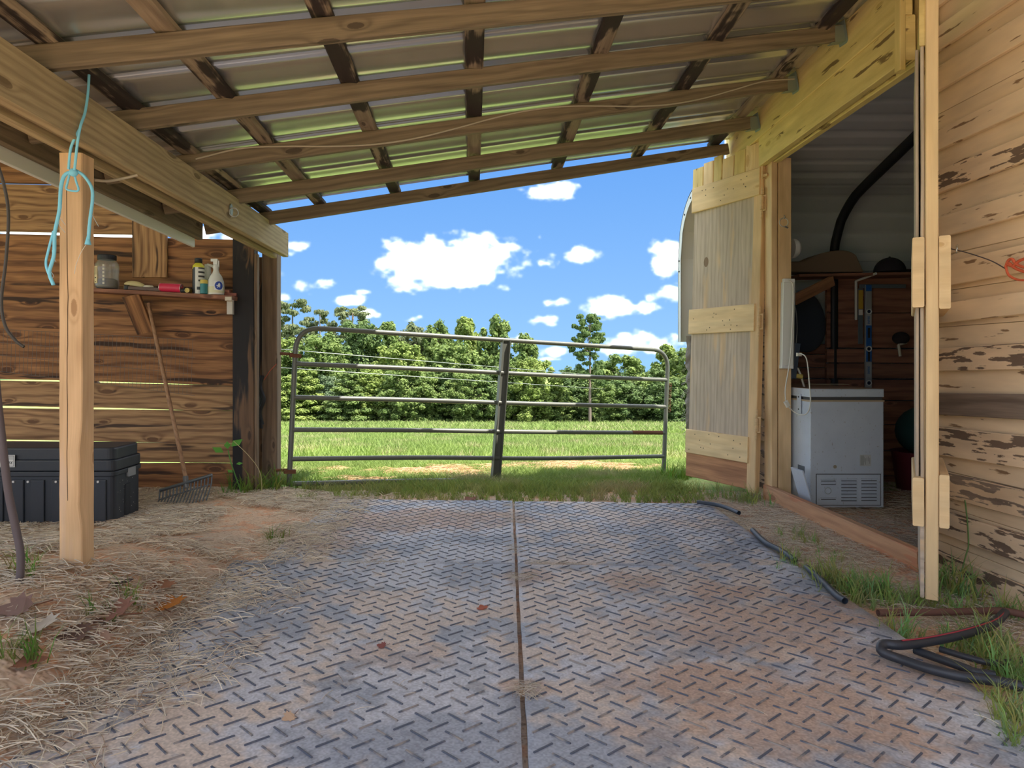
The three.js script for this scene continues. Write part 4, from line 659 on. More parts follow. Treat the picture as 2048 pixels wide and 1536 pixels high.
// ================================================================ THINGS ON THE RIGHT
// ---- chest freezer
{
  const D = 4.95, x0 = (1620 - CX) * D / F, x1 = (1768 - CX) * D / F, W = x1 - x0, H = 0.84, L = 1.1;
  const t = thing('chest_freezer', 'small white chest freezer standing inside the barn doorway', 'freezer', V((x0 + x1) / 2, 0.005, -D - L / 2));
  const en = tex(256, 256, (u, v, o) => { const a = fbm(u * 8, v * 8, 8, 8, 641, 4), b = vnoise(u * 60, v * 60, 60, 60, 642); mix3(o, [208, 216, 224], [190, 199, 209], a); if (b > 0.93) mix3(o, [o[0], o[1], o[2]], [120, 108, 96], (b - 0.93) * 9); }, true, 0.8, 0.8);
  const enamel = new THREE.MeshStandardMaterial({ map: en, roughness: 0.35 }), brown = std(0x94765c, 0.9), dark = std(0x4c4a4a, 0.7);
  const bodyH = 0.757;
  mesh('body', rbox(W, bodyH, L, 0.008), enamel, t, V(0, bodyH / 2, 0));
  mesh('gasket', rbox(W - 0.012, 0.03, L - 0.012, 0.004), dark, t, V(0, bodyH + 0.012, 0)); mesh('rusty_edge', rbox(W + 0.006, 0.012, L + 0.004, 0.003), std(0xb6a284, 0.8), t, V(0, bodyH - 0.002, 0));
  const lid = mesh('lid', rbox(W + 0.004, 0.058, L + 0.004, 0.008), enamel, t, V(0, H - 0.029 + 0.0, 0)); mesh('dusty_top', rbox(W - 0.02, 0.003, L - 0.02, 0.001), brown, lid, V(0, 0.0298, 0));
  const hz = mesh('hinge_bracket', rbox(0.006, 0.14, 0.06, 0.002), enamel, t, V(-W / 2 - 0.008, bodyH - 0.03, L / 2 - 0.15)); for (const y of [0.05, -0.04]) mesh('screw', new THREE.CylinderGeometry(0.006, 0.006, 0.004, 8).rotateZ(1.57), dark, hz, V(-0.004, y, 0));
  // vent plate
  const pw = 0.45, ph = 0.215, v = mesh('vent_plate', rbox(pw, ph, 0.008, 0.003), enamel, t, V(0.01, 0.128, L / 2 + 0.002)); 
  mesh('plate_seam', rbox(pw + 0.01, ph + 0.01, 0.004, 0.0015), dark, t, V(0.01, 0.128, L / 2 - 0.0005));
  const lv = (x, y, w) => { mesh('louvre', new THREE.CylinderGeometry(0.008, 0.008, w, 8, 1, false, 0, Math.PI).rotateZ(Math.PI / 2).rotateX(-0.5), enamel, v, V(x, y, 0.004)); mesh('slot', box(w * 0.94, 0.005, 0.003), dark, v, V(x, y - 0.0085, 0.0044)); };
  for (let i = 0; i < 7; i++) { lv(0.0, 0.072 - i * 0.0235, 0.115); lv(0.142, 0.074 - i * 0.0235, 0.115); } for (const y of [0.07, 0.046, -0.058]) lv(-0.145, y, 0.11);
  mesh('drain_knob', new THREE.CylinderGeometry(0.03, 0.032, 0.008, 24).rotateX(1.57), enamel, v, V(-0.15, -0.006, 0.006)); mesh('drain_knob', new THREE.TorusGeometry(0.022, 0.003, 6, 24), std(0xaab0ae, 0.5), v, V(-0.15, -0.006, 0.01));
  const st = canvasTex(128, 128, (c) => { c.fillStyle = '#c2c4c0'; c.fillRect(0, 0, 128, 128); c.fillStyle = '#8b8c88'; for (let i = 0; i < 7; i++) c.fillRect(14 + i * 16, 20 + (i * 37 % 23), 6, 80 - (i * 29 % 40)); c.fillStyle = '#a7a8a2'; c.fillRect(8, 8, 40, 112); });
  mesh('sticker', box(0.08, 0.08, 0.001), new THREE.MeshStandardMaterial({ map: st, roughness: 0.6 }), t, V(0.13, 0.335, L / 2 + 0.0006)); mesh('rust_spot', new THREE.CircleGeometry(0.013, 10), std(0x9a8e78, 0.8), t, V(-0.085, 0.29, L / 2 + 0.0008));
  mesh('side_recess', merged([box(0.004, 0.2, 0.1, -W / 2 - 0.0012, 0.18, L / 2 - 0.13)]), std(0x5d666e, 0.6), t); mesh('cord_in_recess', merged([new THREE.CapsuleGeometry(0.014, 0.07, 4, 8).rotateX(0.3).translate(-W / 2 - 0.014, 0.15, L / 2 - 0.13)]), M.black, t);
  const pn = thing('loose_panel', 'thin white panel leaning beside the freezer foot', 'panel', V(x0 - 0.05, 0.0, -D + 0.05)); const b = mesh('panel_sheet', rbox(0.012, 0.3, 0.18, 0.003), enamel, pn, V(-0.015, 0.14, -0.02)); b.rotation.z = 0.28;
}
// ---- white strip light on the door post, dome and cords
{
  const D = 5.18, c = at(1573, 650, D), t = thing('strip_light', 'long white fluorescent strip light fixed to the door post', 'lamp', V(c.x, c.y, -D));
  mesh('housing', rbox(0.085, 0.63, 0.045, 0.004), std(0xe2e3da, 0.4), t); mesh('end_cap', rbox(0.08, 0.03, 0.04, 0.004), M.white, t, V(0.004, 0.325, 0)); mesh('end_cap', rbox(0.088, 0.025, 0.048, 0.004), M.white, t, V(0, -0.31, 0)); mesh('chrome_edge', rbox(0.01, 0.6, 0.012, 0.002), M.chrome, t, V(0.044, 0, 0.015)); t.rotation.z = -0.018; t.position.z = -5.17;
  const d = thing('dome_lamp', 'white round dome fixture beyond the door post', 'lamp', V((1586 - CX) * 5.45 / F, EYE + (CY - 497) * 5.45 / F, -5.45)); mesh('base', new THREE.CylinderGeometry(0.075, 0.075, 0.025, 28).rotateZ(-1.57), M.white, d); mesh('dome', new THREE.SphereGeometry(0.07, 24, 10, 0, Math.PI * 2, 0, Math.PI / 2).scale(1, 0.62, 1).rotateZ(-1.57).translate(0.012, 0, 0), M.white, d);
  const q = (a, d0 = 5.05) => a.map(([x, y, d]) => at(x, y, d || d0));
  const cm = std(0xdad6c8, 0.5);
  const c1 = thing('white_power_cord', 'long looping white cord with plug hanging beside the strip light', 'cord', at(1575, 810, 5.0)); tube('cord', q([[1576, 560, 5.1], [1586, 572, 5.1], [1585, 640, 5.08], [1582, 700, 5.05], [1577, 740], [1571, 775], [1571, 800]]), 0.0042, cm, c1, 50, 6); tube('cord', q([[1571, 800], [1576, 812], [1590, 825], [1606, 830, 4.97], [1617, 822, 4.92], [1621, 800, 4.91], [1619, 770, 4.91], [1616, 735, 4.94], [1612, 715, 4.95], [1603, 708, 5.0], [1595, 709, 5.05]]), 0.0042, cm, c1, 70, 6); mesh('plug', rbox(0.03, 0.045, 0.025, 0.006), M.offwhite, c1, at(1574, 808, 5.0).sub(c1.position)).rotation.z = 0.5; mesh('plug', rbox(0.035, 0.025, 0.025, 0.006), M.offwhite, c1, at(1598, 709, 5.04).sub(c1.position));
  const ps = thing('power_strip', 'dark grey power strip hanging at an angle behind the door post', 'power strip', at(1589, 722, 5.3)); const b = mesh('strip_body', rbox(0.045, 0.27, 0.04, 0.006), std(0x4a5666, 0.5), ps); ps.rotation.z = -0.13; mesh('yellow_plug', new THREE.CylinderGeometry(0.016, 0.02, 0.05, 12).rotateZ(1.57), std(0xcdb862, 0.5), ps, V(0.045, -0.11, 0.0)); const fl = [[0.03, -0.05], [0.06, -0.1], [0.1, -0.19]].map(([x, y]) => ps.position.clone().add(V(x, y, 0)));
  tube('flat_cord', fl, 0.008, cm, ps, 14, 6);
  const gc = tube('grey_cord', [at(1588, 600, 5.3), at(1593, 630, 5.3), at(1594, 660, 5.3), at(1592, 690, 5.3)], 0.003, std(0x8f9290, 0.6), null, 20, 5); centred(gc); tag(gc, 'thin grey cord above the dark power strip', 'cord');
}
// ---- shelf, tools and bags on the barn's inner wall
{
  const D = 6.3;
  const bl = thing('spirit_level', 'long blue and silver spirit level hanging on the inner barn wall', 'level', at(1736, 783, D)); const lh = 213 * D / F, blue = std(0x2464b4, 0.4), alu = std(0xb9bfc4, 0.35, { metalness: 0.5 });
  mesh('level_body', rbox(0.056, lh, 0.024, 0.002), alu, bl, V(0, lh / 2, 0));
  for (const [y0, y1] of [[0.94, 1.0], [0.42, 0.62], [0.28, 0.4], [0.0, 0.02]]) mesh('blue_section', rbox(0.05, (y1 - y0) * lh, 0.028, 0.002), blue, bl, V(0, (y0 + y1) / 2 * lh, 0.001));
  for (const k of [0.75, 0.4, 0.08]) { const r = mesh('vial', new THREE.TorusGeometry(0.021, 0.006, 8, 22), std(0xdfe3e4, 0.4), bl, V(0, k * lh, 0.016)); mesh('vial_glass', new THREE.CircleGeometry(0.017, 18), std(0x1c2c48, 0.2), r, V(0, 0, 0.001)); }
  for (const k of [0.55, 0.33]) mesh('grip_slot', rbox(0.02, 0.09, 0.003, 0.001), M.black, bl, V(0, k * lh, 0.0155));
  const wt = canvasTex(32, 160, (c) => { c.fillStyle = '#b9bfc4'; c.fillRect(0, 0, 32, 160); c.save(); c.translate(16, 80); c.rotate(-Math.PI / 2); c.fillStyle = '#2464b4'; c.font = 'bold 24px sans-serif'; c.textAlign = 'center'; c.textBaseline = 'middle'; c.fillText('EMPIRE', 0, 0); c.restore(); }); const wm = new THREE.MeshStandardMaterial({ map: wt, roughness: 0.4 });
  for (const k of [0.67, 0.2]) mesh('lettering', box(0.036, 0.13, 0.001), wm, bl, V(0, k * lh, 0.0128));
  const sq = thing('framing_square', 'grey steel square with yellow sticker beside the level', 'ruler', at(1721, 688, D)); mesh('blade', rbox(0.045, 0.5, 0.004, 0.001), std(0x7c8790, 0.4, { metalness: 0.5 }), sq, V(0, 0.25, 0)); mesh('tongue', rbox(0.42, 0.035, 0.004, 0.001), std(0x7c8790, 0.4, { metalness: 0.5 }), sq, V(0.2, 0.52, -0.002)); mesh('yellow_sticker', rbox(0.04, 0.17, 0.002, 0.0006), std(0xcaa63c, 0.6), sq, V(0, 0.4, 0.004)); mesh('white_tag', rbox(0.036, 0.05, 0.002, 0.0006), M.white, sq, V(0, 0.285, 0.004));
  const sh = thing('bracket_shelf', 'dark board shelf on a white metal bracket inside the barn', 'shelf', at(1740, 545, 6.2)); timber('shelf_board', V(at(1590, 553, 6.15).x, at(0, 553, 6.15).y, -6.2), V(at(2000, 545, 6.15).x, at(0, 545, 6.15).y, -6.2), 0.025, 0.26, M.inner, sh, { seed: 650 });
  const wb = [at(1712, 640, 6.28), at(1712, 562, 6.28), at(1752, 547, 6.05)]; mesh('bracket', merged([bar(wb[0], wb[1], 0.012, 6), bar(wb[1], wb[2], 0.012, 6)]).translate(-sh.position.x, -sh.position.y, -sh.position.z), M.white, sh); 
  const topY = at(0, 549, 6.15).y + 0.012;
  const cap = thing('baseball_cap', 'dark cap resting on the bracket shelf inside the barn', 'cap', V(at(1782, 540, 6.12).x, at(0, 548, 6.15).y + 0.016, -6.14)); mesh('crown', new THREE.SphereGeometry(0.13, 24, 12, 0, Math.PI * 2, 0, Math.PI / 2).scale(1, 0.98, 0.9), std(0x24222c, 0.9), cap); mesh('button', new THREE.SphereGeometry(0.009, 10, 8), std(0x24222c, 0.9), cap, V(0, 0.128, 0)); const br = mesh('brim', new THREE.CylinderGeometry(0.11, 0.115, 0.008, 24, 1, false, -0.2, Math.PI + 0.4).scale(0.9, 1, 1.1).rotateY(0), std(0x2c2430, 0.9), cap, V(0.1, 0.006, 0.0));
  const pad = thing('folded_pad', 'brown grey saddle pad draped on the shelf inside the barn', 'pad', V(at(1640, 540, 6.1).x, at(0, 552, 6.15).y + 0.022, -6.18));
  { const s = new THREE.Shape(); s.moveTo(-0.42, 0); s.lineTo(0.36, 0); s.lineTo(0.3, 0.13); s.quadraticCurveTo(0.24, 0.19, 0.1, 0.165); s.quadraticCurveTo(-0.05, 0.14, -0.14, 0.075); s.lineTo(-0.42, 0.07); s.closePath(); mesh('pad_body', new THREE.ExtrudeGeometry(s, { depth: 0.16, bevelEnabled: true, bevelSize: 0.012, bevelThickness: 0.02, bevelSegments: 3, curveSegments: 8 }).translate(0, 0.012, -0.08), std(0x7c6a58, 0.95), pad); }
  const st = thing('wood_strut', 'reddish slanting timber strut under the inner shelf', 'timber', at(1625, 575, 5.9)); timber('strut_body', at(1588, 600, 5.75), at(1664, 562, 6.0), 0.085, 0.04, M.plyred, st, { seed: 655 });
  const bag = thing('dark_bag', 'large dark cloth bag hanging left of the steel upright', 'bag', at(1612, 645, 6.3)); { const g = new THREE.SphereGeometry(1, 20, 14); g.scale(0.17, 0.27, 0.05); const p = g.attributes.position; for (let i = 0; i < p.count; i++) p.setX(i, p.getX(i) * (1.05 - 0.5 * p.getY(i)) ); g.computeVertexNormals(); mesh('bag_body', g, std(0x3a404c, 0.95), bag); }
  const hk = thing('coat_hook', 'pale metal hook holding dark cloth at the right of the inner wall', 'hook', at(1795, 690, 6.2)); mesh('hook_arm', merged([bar(V(0.08, 0.02, 0), V(-0.01, 0, 0.03), 0.01), bar(V(-0.01, 0, 0.03), V(0.005, -0.1, 0.03), 0.012)]), M.offwhite, hk); mesh('cloth', new THREE.SphereGeometry(0.07, 14, 10).scale(1.1, 0.8, 0.6), std(0x2a2226, 0.95), hk, V(0.03, 0.06, 0.0));
  const bn = thing('red_bin', 'dark red bin on the barn floor right of the freezer', 'bin', V(3.62, 0.0, -5.6)); mesh('bin_body', lathe([[0, 0], [0.2, 0], [0.24, 0.3], [0.25, 0.32], [0.235, 0.32], [0.195, 0.02]], 24), std(0x6c2430, 0.6, { side: THREE.DoubleSide }), bn); 
  const gb = thing('green_sack', 'dark green sack heaped on the red bin', 'sack', V(3.65, 0.36, -5.62)); mesh('sack_body', new THREE.SphereGeometry(0.24, 18, 12).scale(1, 0.85, 0.9), std(0x1f4444, 0.9), gb, V(0, 0.12, 0));
  const pl = thing('paper_sheet', 'pale paper lying at the back of the freezer lid', 'paper', V(at(1680, 779, 5.6).x, 0.85, -5.8)); mesh('sheet', box(0.3, 0.004, 0.12), std(0xc2b494, 0.9), pl);
}
// ---- orange twine and wire on the right wall
{
  const D = 3.0, m = std(0xd86a48, 0.9), q = (a, d0) => a.map(([x, y, d]) => at(x, y, d || d0));
  const t = thing('orange_twine', 'frayed orange twine tied to a wire on the tan siding', 'twine', at(2020, 530, D - 0.06)), S = [];
  const dd = (x) => 2.24 * F / (x - CX);
  const w = (a) => a.map(([x, y]) => at(x, y, dd(x)));
  tube('strand', w([[2011, 535], [2016, 522], [2024, 518], [2032, 528], [2046, 534], [2060, 536]]), 0.006, m, t, 30, 6); tube('strand', w([[2012, 535], [2016, 548], [2026, 556], [2040, 560], [2062, 560]]), 0.005, m, t, 26, 6); tube('strand', w([[2014, 528], [2026, 532], [2038, 522], [2060, 514]]), 0.006, m, t, 24, 6); tube('strand', w([[2018, 526], [2030, 536], [2044, 542], [2058, 546]]), 0.006, m, t, 24, 6);
  const wr = tube('rusty_wire', w([[1888, 490], [1900, 497], [1925, 503], [1955, 512], [1985, 523], [2010, 537]]), 0.0026, std(0x5a4f50, 0.7), null, 40, 5); centred(wr); tag(wr, 'twisted dark wire from the door hook to the orange twine', 'wire');
}
// ---- hoses and pipe on the ground at right
{
  const gq = (a, lift) => a.map(([x, y, k = 0]) => { const d = F * (EYE - 0.047 - k) / (y - CY); return V((x - CX) * d / F, 0.047 + k + (lift || 0), -d); });
  const hm = std(0x33363d, 0.45), h = thing('black_hose', 'kinked black garden hose with red stripe lying by the siding', 'hose', V(1.75, 0.02, -2.4));
  tube('hose', gq([[2010, 1225, 0.03], [1990, 1245, 0.03], [1960, 1258, 0.035], [1910, 1272, 0.035], [1850, 1284, 0.03], [1800, 1290, 0.03], [1770, 1288, 0.03], [1762, 1296, 0.02], [1768, 1306, 0.01], [1800, 1318], [1860, 1338], [1920, 1352], [1990, 1362], [2060, 1376]]), 0.0165, hm, h, 140, 10);
  tube('red_stripe', gq([[2008, 1225, 0.03], [1990, 1241, 0.034], [1960, 1253, 0.04], [1910, 1267, 0.04], [1850, 1279, 0.036], [1800, 1285, 0.036]], 0.008).map((p) => p.add(V(0, 0.003, 0.011))), 0.0028, std(0xa63a44, 0.6), h, 60, 5);
  tube('hose', gq([[1830, 1300], [1880, 1318], [1930, 1336], [1950, 1344], [1990, 1350]]), 0.014, hm, h, 40, 9);
  tube('hose', gq([[1880, 1298], [1940, 1316], [1990, 1326], [2050, 1320]]), 0.011, hm, h, 40, 9);
  const pp = tube('old_pipe', gq([[1756, 1226], [1800, 1225], [1880, 1224], [1960, 1222], [2010, 1222], [2060, 1232]]), 0.014, std(0x6e4c40, 0.8), null, 40, 9); centred(pp); tag(pp, 'rusty brown pipe lying in the grass below the siding', 'pipe');
  const ph = thing('black_water_pipe', 'black plastic water pipe lying along the right edge of the mats', 'pipe', V(1.65, 0.01, -4)); const pm = std(0x3d444e, 0.5);
  tube('pipe_run', gq([[1395, 1004], [1430, 1009], [1455, 1016], [1478, 1026]]), 0.014, pm, ph, 30, 8); tube('pipe_run', gq([[1505, 1060], [1530, 1084], [1560, 1100], [1590, 1120]]), 0.014, pm, ph, 30, 8); tube('pipe_run', gq([[1612, 1134], [1640, 1158], [1672, 1190], [1690, 1202]]), 0.014, pm, ph, 30, 8);
}
{ // frayed house wrap at the far barn corner
  const t = thing('torn_wrap', 'torn grey wrap fluttering at the far corner of the barn', 'wrap', V(2.1, 0.5, -6.6)), R = rng(91), gs = [];
  const g = new THREE.PlaneGeometry(0.12, 0.95, 8, 40), p = g.attributes.position; for (let i = 0; i < p.count; i++) { const y = p.getY(i), x = p.getX(i); p.setXYZ(i, x * (1 + 0.5 * fbm(y * 9, 3, 0, 0, 4, 3)) + 0.05 * (fbm(y * 14, x * 9, 0, 0, 8, 3) - 0.5), y, 0.06 * (fbm(x * 30, y * 16, 0, 0, 6, 3) - 0.5)); } g.computeVertexNormals();
  mesh('wrap_sheet', g, std(0xa9a7a4, 0.9, { side: THREE.DoubleSide }), t, V(-0.04, 0.3, 0.06));
  const th = []; for (let i = 0; i < 30; i++) { const y = -0.1 + R() * 0.8; th.push(bar(V(-0.08, y, 0.06), V(-0.12 - R() * 0.05, y - 0.03 - R() * 0.08, 0.06 + (R() - 0.5) * 0.05), 0.0014, 4)); } mesh('loose_threads', merged(th), std(0xbdbbb6, 0.9), t).userData.kind = 'stuff';
}
// ================================================================ PLANTS AND LITTER
const leafG = (L, W) => { const g = new THREE.BufferGeometry(); g.setAttribute('position', new THREE.Float32BufferAttribute([0, 0, 0, -W / 2, L * 0.45, 0.02 * L, 0, L, 0, W / 2, L * 0.45, 0.02 * L], 3)); g.setIndex([0, 1, 2, 0, 2, 3]); g.computeVertexNormals(); return g; };
function foliage(blobs, count, size, seed, tint, flat = 0, shell = 0.55) {
  const R = rng(seed), pos = [], col = [], nor = [], tot = blobs.reduce((s, b) => s + b[3] * b[4], 0), q = new THREE.Quaternion(), e = new THREE.Euler(), a = V(0, 0, 0), n = V(0, 0, 0);
  for (const [bx, by, bz, rx, ry] of blobs) {
    const m = Math.round(count * rx * ry / tot), tone = R();
    for (let i = 0; i < m; i++) {
      const z = R() * 2 - 1, ph = R() * 6.283, s = Math.sqrt(1 - z * z), rad = shell + (1 - shell) * Math.sqrt(R()) * (0.8 + 0.4 * R());
      const ox = s * Math.cos(ph), oy = z, oz = s * Math.sin(ph), cx = bx + ox * rx * rad, cy = by + oy * ry * rad, cz = bz + oz * rx * rad;
      n.set(ox + (R() - 0.5) * 1.2, oy * 0.8 + 0.45 + (R() - 0.5) * 1.1, oz + (R() - 0.5) * 1.2); if (flat) n.y += flat; n.normalize();
      q.setFromUnitVectors(V(0, 0, 1), n); const roll = R() * 6.283, L = size * (0.7 + 0.7 * R()), W = L * 0.62;
      const pts = [[-L / 2, 0], [0, -W / 2], [L / 2, 0], [0, W / 2]].map(([x, y]) => { const c = Math.cos(roll), k = Math.sin(roll); return V(x * c - y * k, x * k + y * c, (Math.abs(x) > 0 ? -0.12 : 0.08) * L).applyQuaternion(q).add(a.set(cx, cy, cz)); });
      const t = clamp(0.5 + (R() - 0.5) * 0.7 + (tone - 0.5) * 0.7), c = [lerp(tint[0][0], tint[1][0], t), lerp(tint[0][1], tint[1][1], t), lerp(tint[0][2], tint[1][2], t)];
      for (const k of [0, 1, 2, 0, 2, 3]) { pos.push(pts[k].x, pts[k].y, pts[k].z); col.push(...c); nor.push(n.x, n.y, n.z); }
    }
  }
  const g = new THREE.BufferGeometry(); g.setAttribute('position', new THREE.Float32BufferAttribute(pos, 3)); g.setAttribute('color', new THREE.Float32BufferAttribute(col, 3)); g.setAttribute('normal', new THREE.Float32BufferAttribute(nor, 3)); return g;
}
M.leaf = new THREE.MeshPhysicalMaterial({ vertexColors: true, roughness: 0.75, side: THREE.DoubleSide, transmission: 0.42, thickness: 0, specularIntensity: 0.3 });
M.bark = std(0x8a7a6c, 0.95); M.barkDark = std(0x5c5046, 0.95);
const GREEN = { bright: [[0.2, 0.29, 0.06], [0.4, 0.48, 0.13]], mid: [[0.14, 0.225, 0.055], [0.3, 0.385, 0.11]], dark: [[0.1, 0.175, 0.05], [0.22, 0.31, 0.1]], pine: [[0.15, 0.2, 0.08], [0.31, 0.34, 0.17]], blue: [[0.14, 0.22, 0.11], [0.28, 0.36, 0.2]] };
function crown(kind, seed) {
  const R = rng(seed), b = [];
  if (kind === 'round') { for (let i = 0; i < 150; i++) { const y = 0.06 + R() * 0.92, w = 0.46 * Math.sqrt(Math.max(0.04, 1 - ((y - 0.45) / 0.58) ** 2)), a = R() * 6.283, r = w * (0.35 + 0.68 * R()); b.push([Math.cos(a) * r, y, Math.sin(a) * r, 0.045 + 0.06 * R(), 0.035 + 0.04 * R()]); } b.push([0, 0.45, 0, 0.3, 0.36]); }
  if (kind === 'tall') { for (let i = 0; i < 150; i++) { const y = 0.04 + R() * 0.95, w = 0.5 * Math.pow(Math.max(0.015, 1 - y), 0.5), a = R() * 6.283, r = w * (0.3 + 0.7 * R()); b.push([Math.cos(a) * r, y, Math.sin(a) * r, 0.035 + 0.05 * (1 - y) + 0.03 * R(), 0.03 + 0.035 * R()]); } b.push([0, 0.4, 0, 0.22, 0.34]); }
  if (kind === 'cedar') { for (let l = 0; l < 8; l++) { const y = 0.06 + l * 0.115, w = 0.46 * (1 - 0.72 * l / 8); for (let i = 0; i < 7; i++) { const a = i / 7 * 6.283 + l + R() * 0.6, r = w * (0.5 + 0.45 * R()); b.push([Math.cos(a) * r, y + 0.05 * R(), Math.sin(a) * r, 0.15 * (1.1 - l / 10), 0.045]); } } b.push([0, 0.4, 0, 0.22, 0.38]); }
  if (kind === 'pine') { for (let i = 0; i < 80; i++) { const y = 0.46 + R() * 0.53, w = 0.42 * Math.sqrt(Math.max(0.06, 1 - ((y - 0.72) / 0.31) ** 2)), a = R() * 6.283, r = w * (0.35 + 0.65 * R()); b.push([Math.cos(a) * r, y, Math.sin(a) * r, 0.05 + 0.06 * R(), 0.012 + 0.016 * R()]); } for (let i = 0; i < 4; i++) { const a = R() * 6.283; b.push([Math.cos(a) * 0.24, 0.4 + R() * 0.1, Math.sin(a) * 0.24, 0.09, 0.03]); } }
  return b;
}
const W0 = 5, H0 = 6.5;                                    // size the crowns are modelled at
const protos = {};
function treeProto(kind, tone, seed) {
  const key = kind + tone + seed; if (protos[key]) return protos[key];
  const blobs = crown(kind, seed).map(([x, y, z, rx, ry]) => [x * W0, y * H0, z * W0, rx * W0, ry * H0]), n = kind === 'pine' ? 8000 : 15000;
  const R = rng(seed + 5), tr = [], top = kind === 'pine' ? 0.95 : 0.75, lean = (R() - 0.5) * 0.3;
  tr.push(new THREE.CylinderGeometry(0.05, 0.16, H0 * top, 7, 6).translate(0, H0 * top / 2, 0));
  for (let i = 0; i < (kind === 'pine' ? 14 : 8); i++) { const b = blobs[(i * 3) % blobs.length], y = Math.max(0.3, b[1] - 0.35); tr.push(bar(V(0, y * 0.94, 0), V(b[0] * 0.85, b[1], b[2] * 0.85), 0.028, 5)); }
  return protos[key] = { leaves: foliage(blobs, n, kind === 'pine' ? 0.19 : 0.22, seed + 1, GREEN[tone], kind === 'cedar' ? 0.8 : 0, kind === 'cedar' ? 0.2 : 0.25), wood: merged(tr) };
}
function tree(name, label, category, kind, tone, seed, px, topY, wpx, d, group, turn = 0) {
  const X = (px - CX) * d / F, g0 = groundY(X, d) - 0.1, h = EYE + (CY - topY) * d / F - g0, w = wpx * (kind === 'pine' ? 1 : 1.25) * d / F, P = treeProto(kind, tone, seed);
  const t = thing(name, label, category, V(X, g0, -d), group); t.rotation.y = turn; t.scale.set(w / (W0 * 0.98), h / (H0 * 1.0), w / (W0 * 0.98));
  mesh('crown', P.leaves, M.leaf, t); mesh('trunk', P.wood, kind === 'pine' ? M.bark : M.barkDark, t);
  return t;
}
const TG = 'trees at the far edge of the pasture';
tree('pine_tree', 'flat-topped pine rising beside the gate post', 'tree', 'pine', 'pine', 11, 585, 598, 110, 44, TG, 0.4);
tree('pine_tree', 'narrow loose pine second from the gate post', 'tree', 'pine', 'pine', 12, 640, 618, 80, 45, TG, 1.4);
tree('pine_tree', 'broad spreading pine above the left end of the gate', 'tree', 'pine', 'pine', 13, 705, 614, 125, 44, TG, 2.4);
tree('pine_tree', 'tall solitary pine with bare straight trunk right of the gap', 'tree', 'pine', 'dark', 14, 1180, 630, 100, 32.3, TG, 0.2);
[[575, 665, 110, 38, 'cedar', 'bright', 21, 'pale layered evergreen just right of the gate post'], [640, 672, 130, 37, 'round', 'mid', 22, 'bushy tree under the leftmost pines'], [715, 648, 120, 41, 'round', 'dark', 23, 'dark round tree under the spreading pine'], [775, 648, 110, 42, 'tall', 'mid', 24, 'pointed tree right of the spreading pine'], [825, 650, 110, 43, 'round', 'pine', 25, 'olive round tree left of the gate middle'], [875, 645, 110, 42, 'tall', 'mid', 26, 'slim tree left of the pointed poplar'], [933, 636, 110, 40, 'tall', 'bright', 27, 'bright pointed poplar left of the centre brace'], [994, 633, 112, 39, 'tall', 'mid', 28, 'tallest pointed tree just above the centre brace'], [1048, 672, 100, 38, 'tall', 'mid', 29, 'leafy tree right of the centre brace'], [905, 690, 120, 36, 'round', 'mid', 30, 'round leafy tree before the pointed poplar'], [800, 690, 130, 36, 'round', 'bright', 31, 'bright round tree behind the upper gate rails']]
  .forEach(([x, y, w, d, k, t, s, l]) => tree(k === 'cedar' ? 'evergreen_tree' : 'broadleaf_tree', l, 'tree', k, t, s, x, y, w, d, TG, s));
[[1150, 737, 90, 36, 'round', 'dark', 22, 'dark tree just right of the gap to the hills'], [1240, 712, 120, 36, 'round', 'mid', 30, 'broad leafy tree right of the solitary pine'], [1298, 735, 90, 37, 'round', 'dark', 25, 'low dark tree behind the gate end'], [1335, 690, 90, 38, 'tall', 'bright', 27, 'bright tree at the right gate corner'], [1385, 700, 100, 36, 'round', 'mid', 23, 'leafy tree half hidden by the barn corner'], [1440, 690, 110, 38, 'round', 'mid', 31, 'leafy tree beyond the barn corner, out to the right'], [520, 660, 120, 37, 'round', 'mid', 31, 'leafy tree hidden behind the end posts'], [450, 650, 130, 38, 'tall', 'mid', 24, 'tree seen through the gap under the eave']]
  .forEach(([x, y, w, d, k, t, s, l]) => tree('broadleaf_tree', l, 'tree', k, t, s, x, y, w, d, TG, s * 1.7));
const SG = 'shrubs along the edge of the pasture';
const where = ['beside the gate post', 'second from the gate post', 'third from the gate post', 'fourth from the gate post', 'left of the gate middle', 'fifth left of the centre brace', 'fourth left of the centre brace', 'third left of the centre brace', 'second left of the centre brace', 'first left of the centre brace', 'behind the centre brace', 'first right of the centre brace', 'second right of the centre brace', 'at the gap to the hills', 'left of the solitary pine trunk', 'right of the solitary pine trunk', 'second right of the pine trunk', 'before the gate end', 'at the right gate upright', 'beside the barn corner', 'hidden behind the barn corner'];
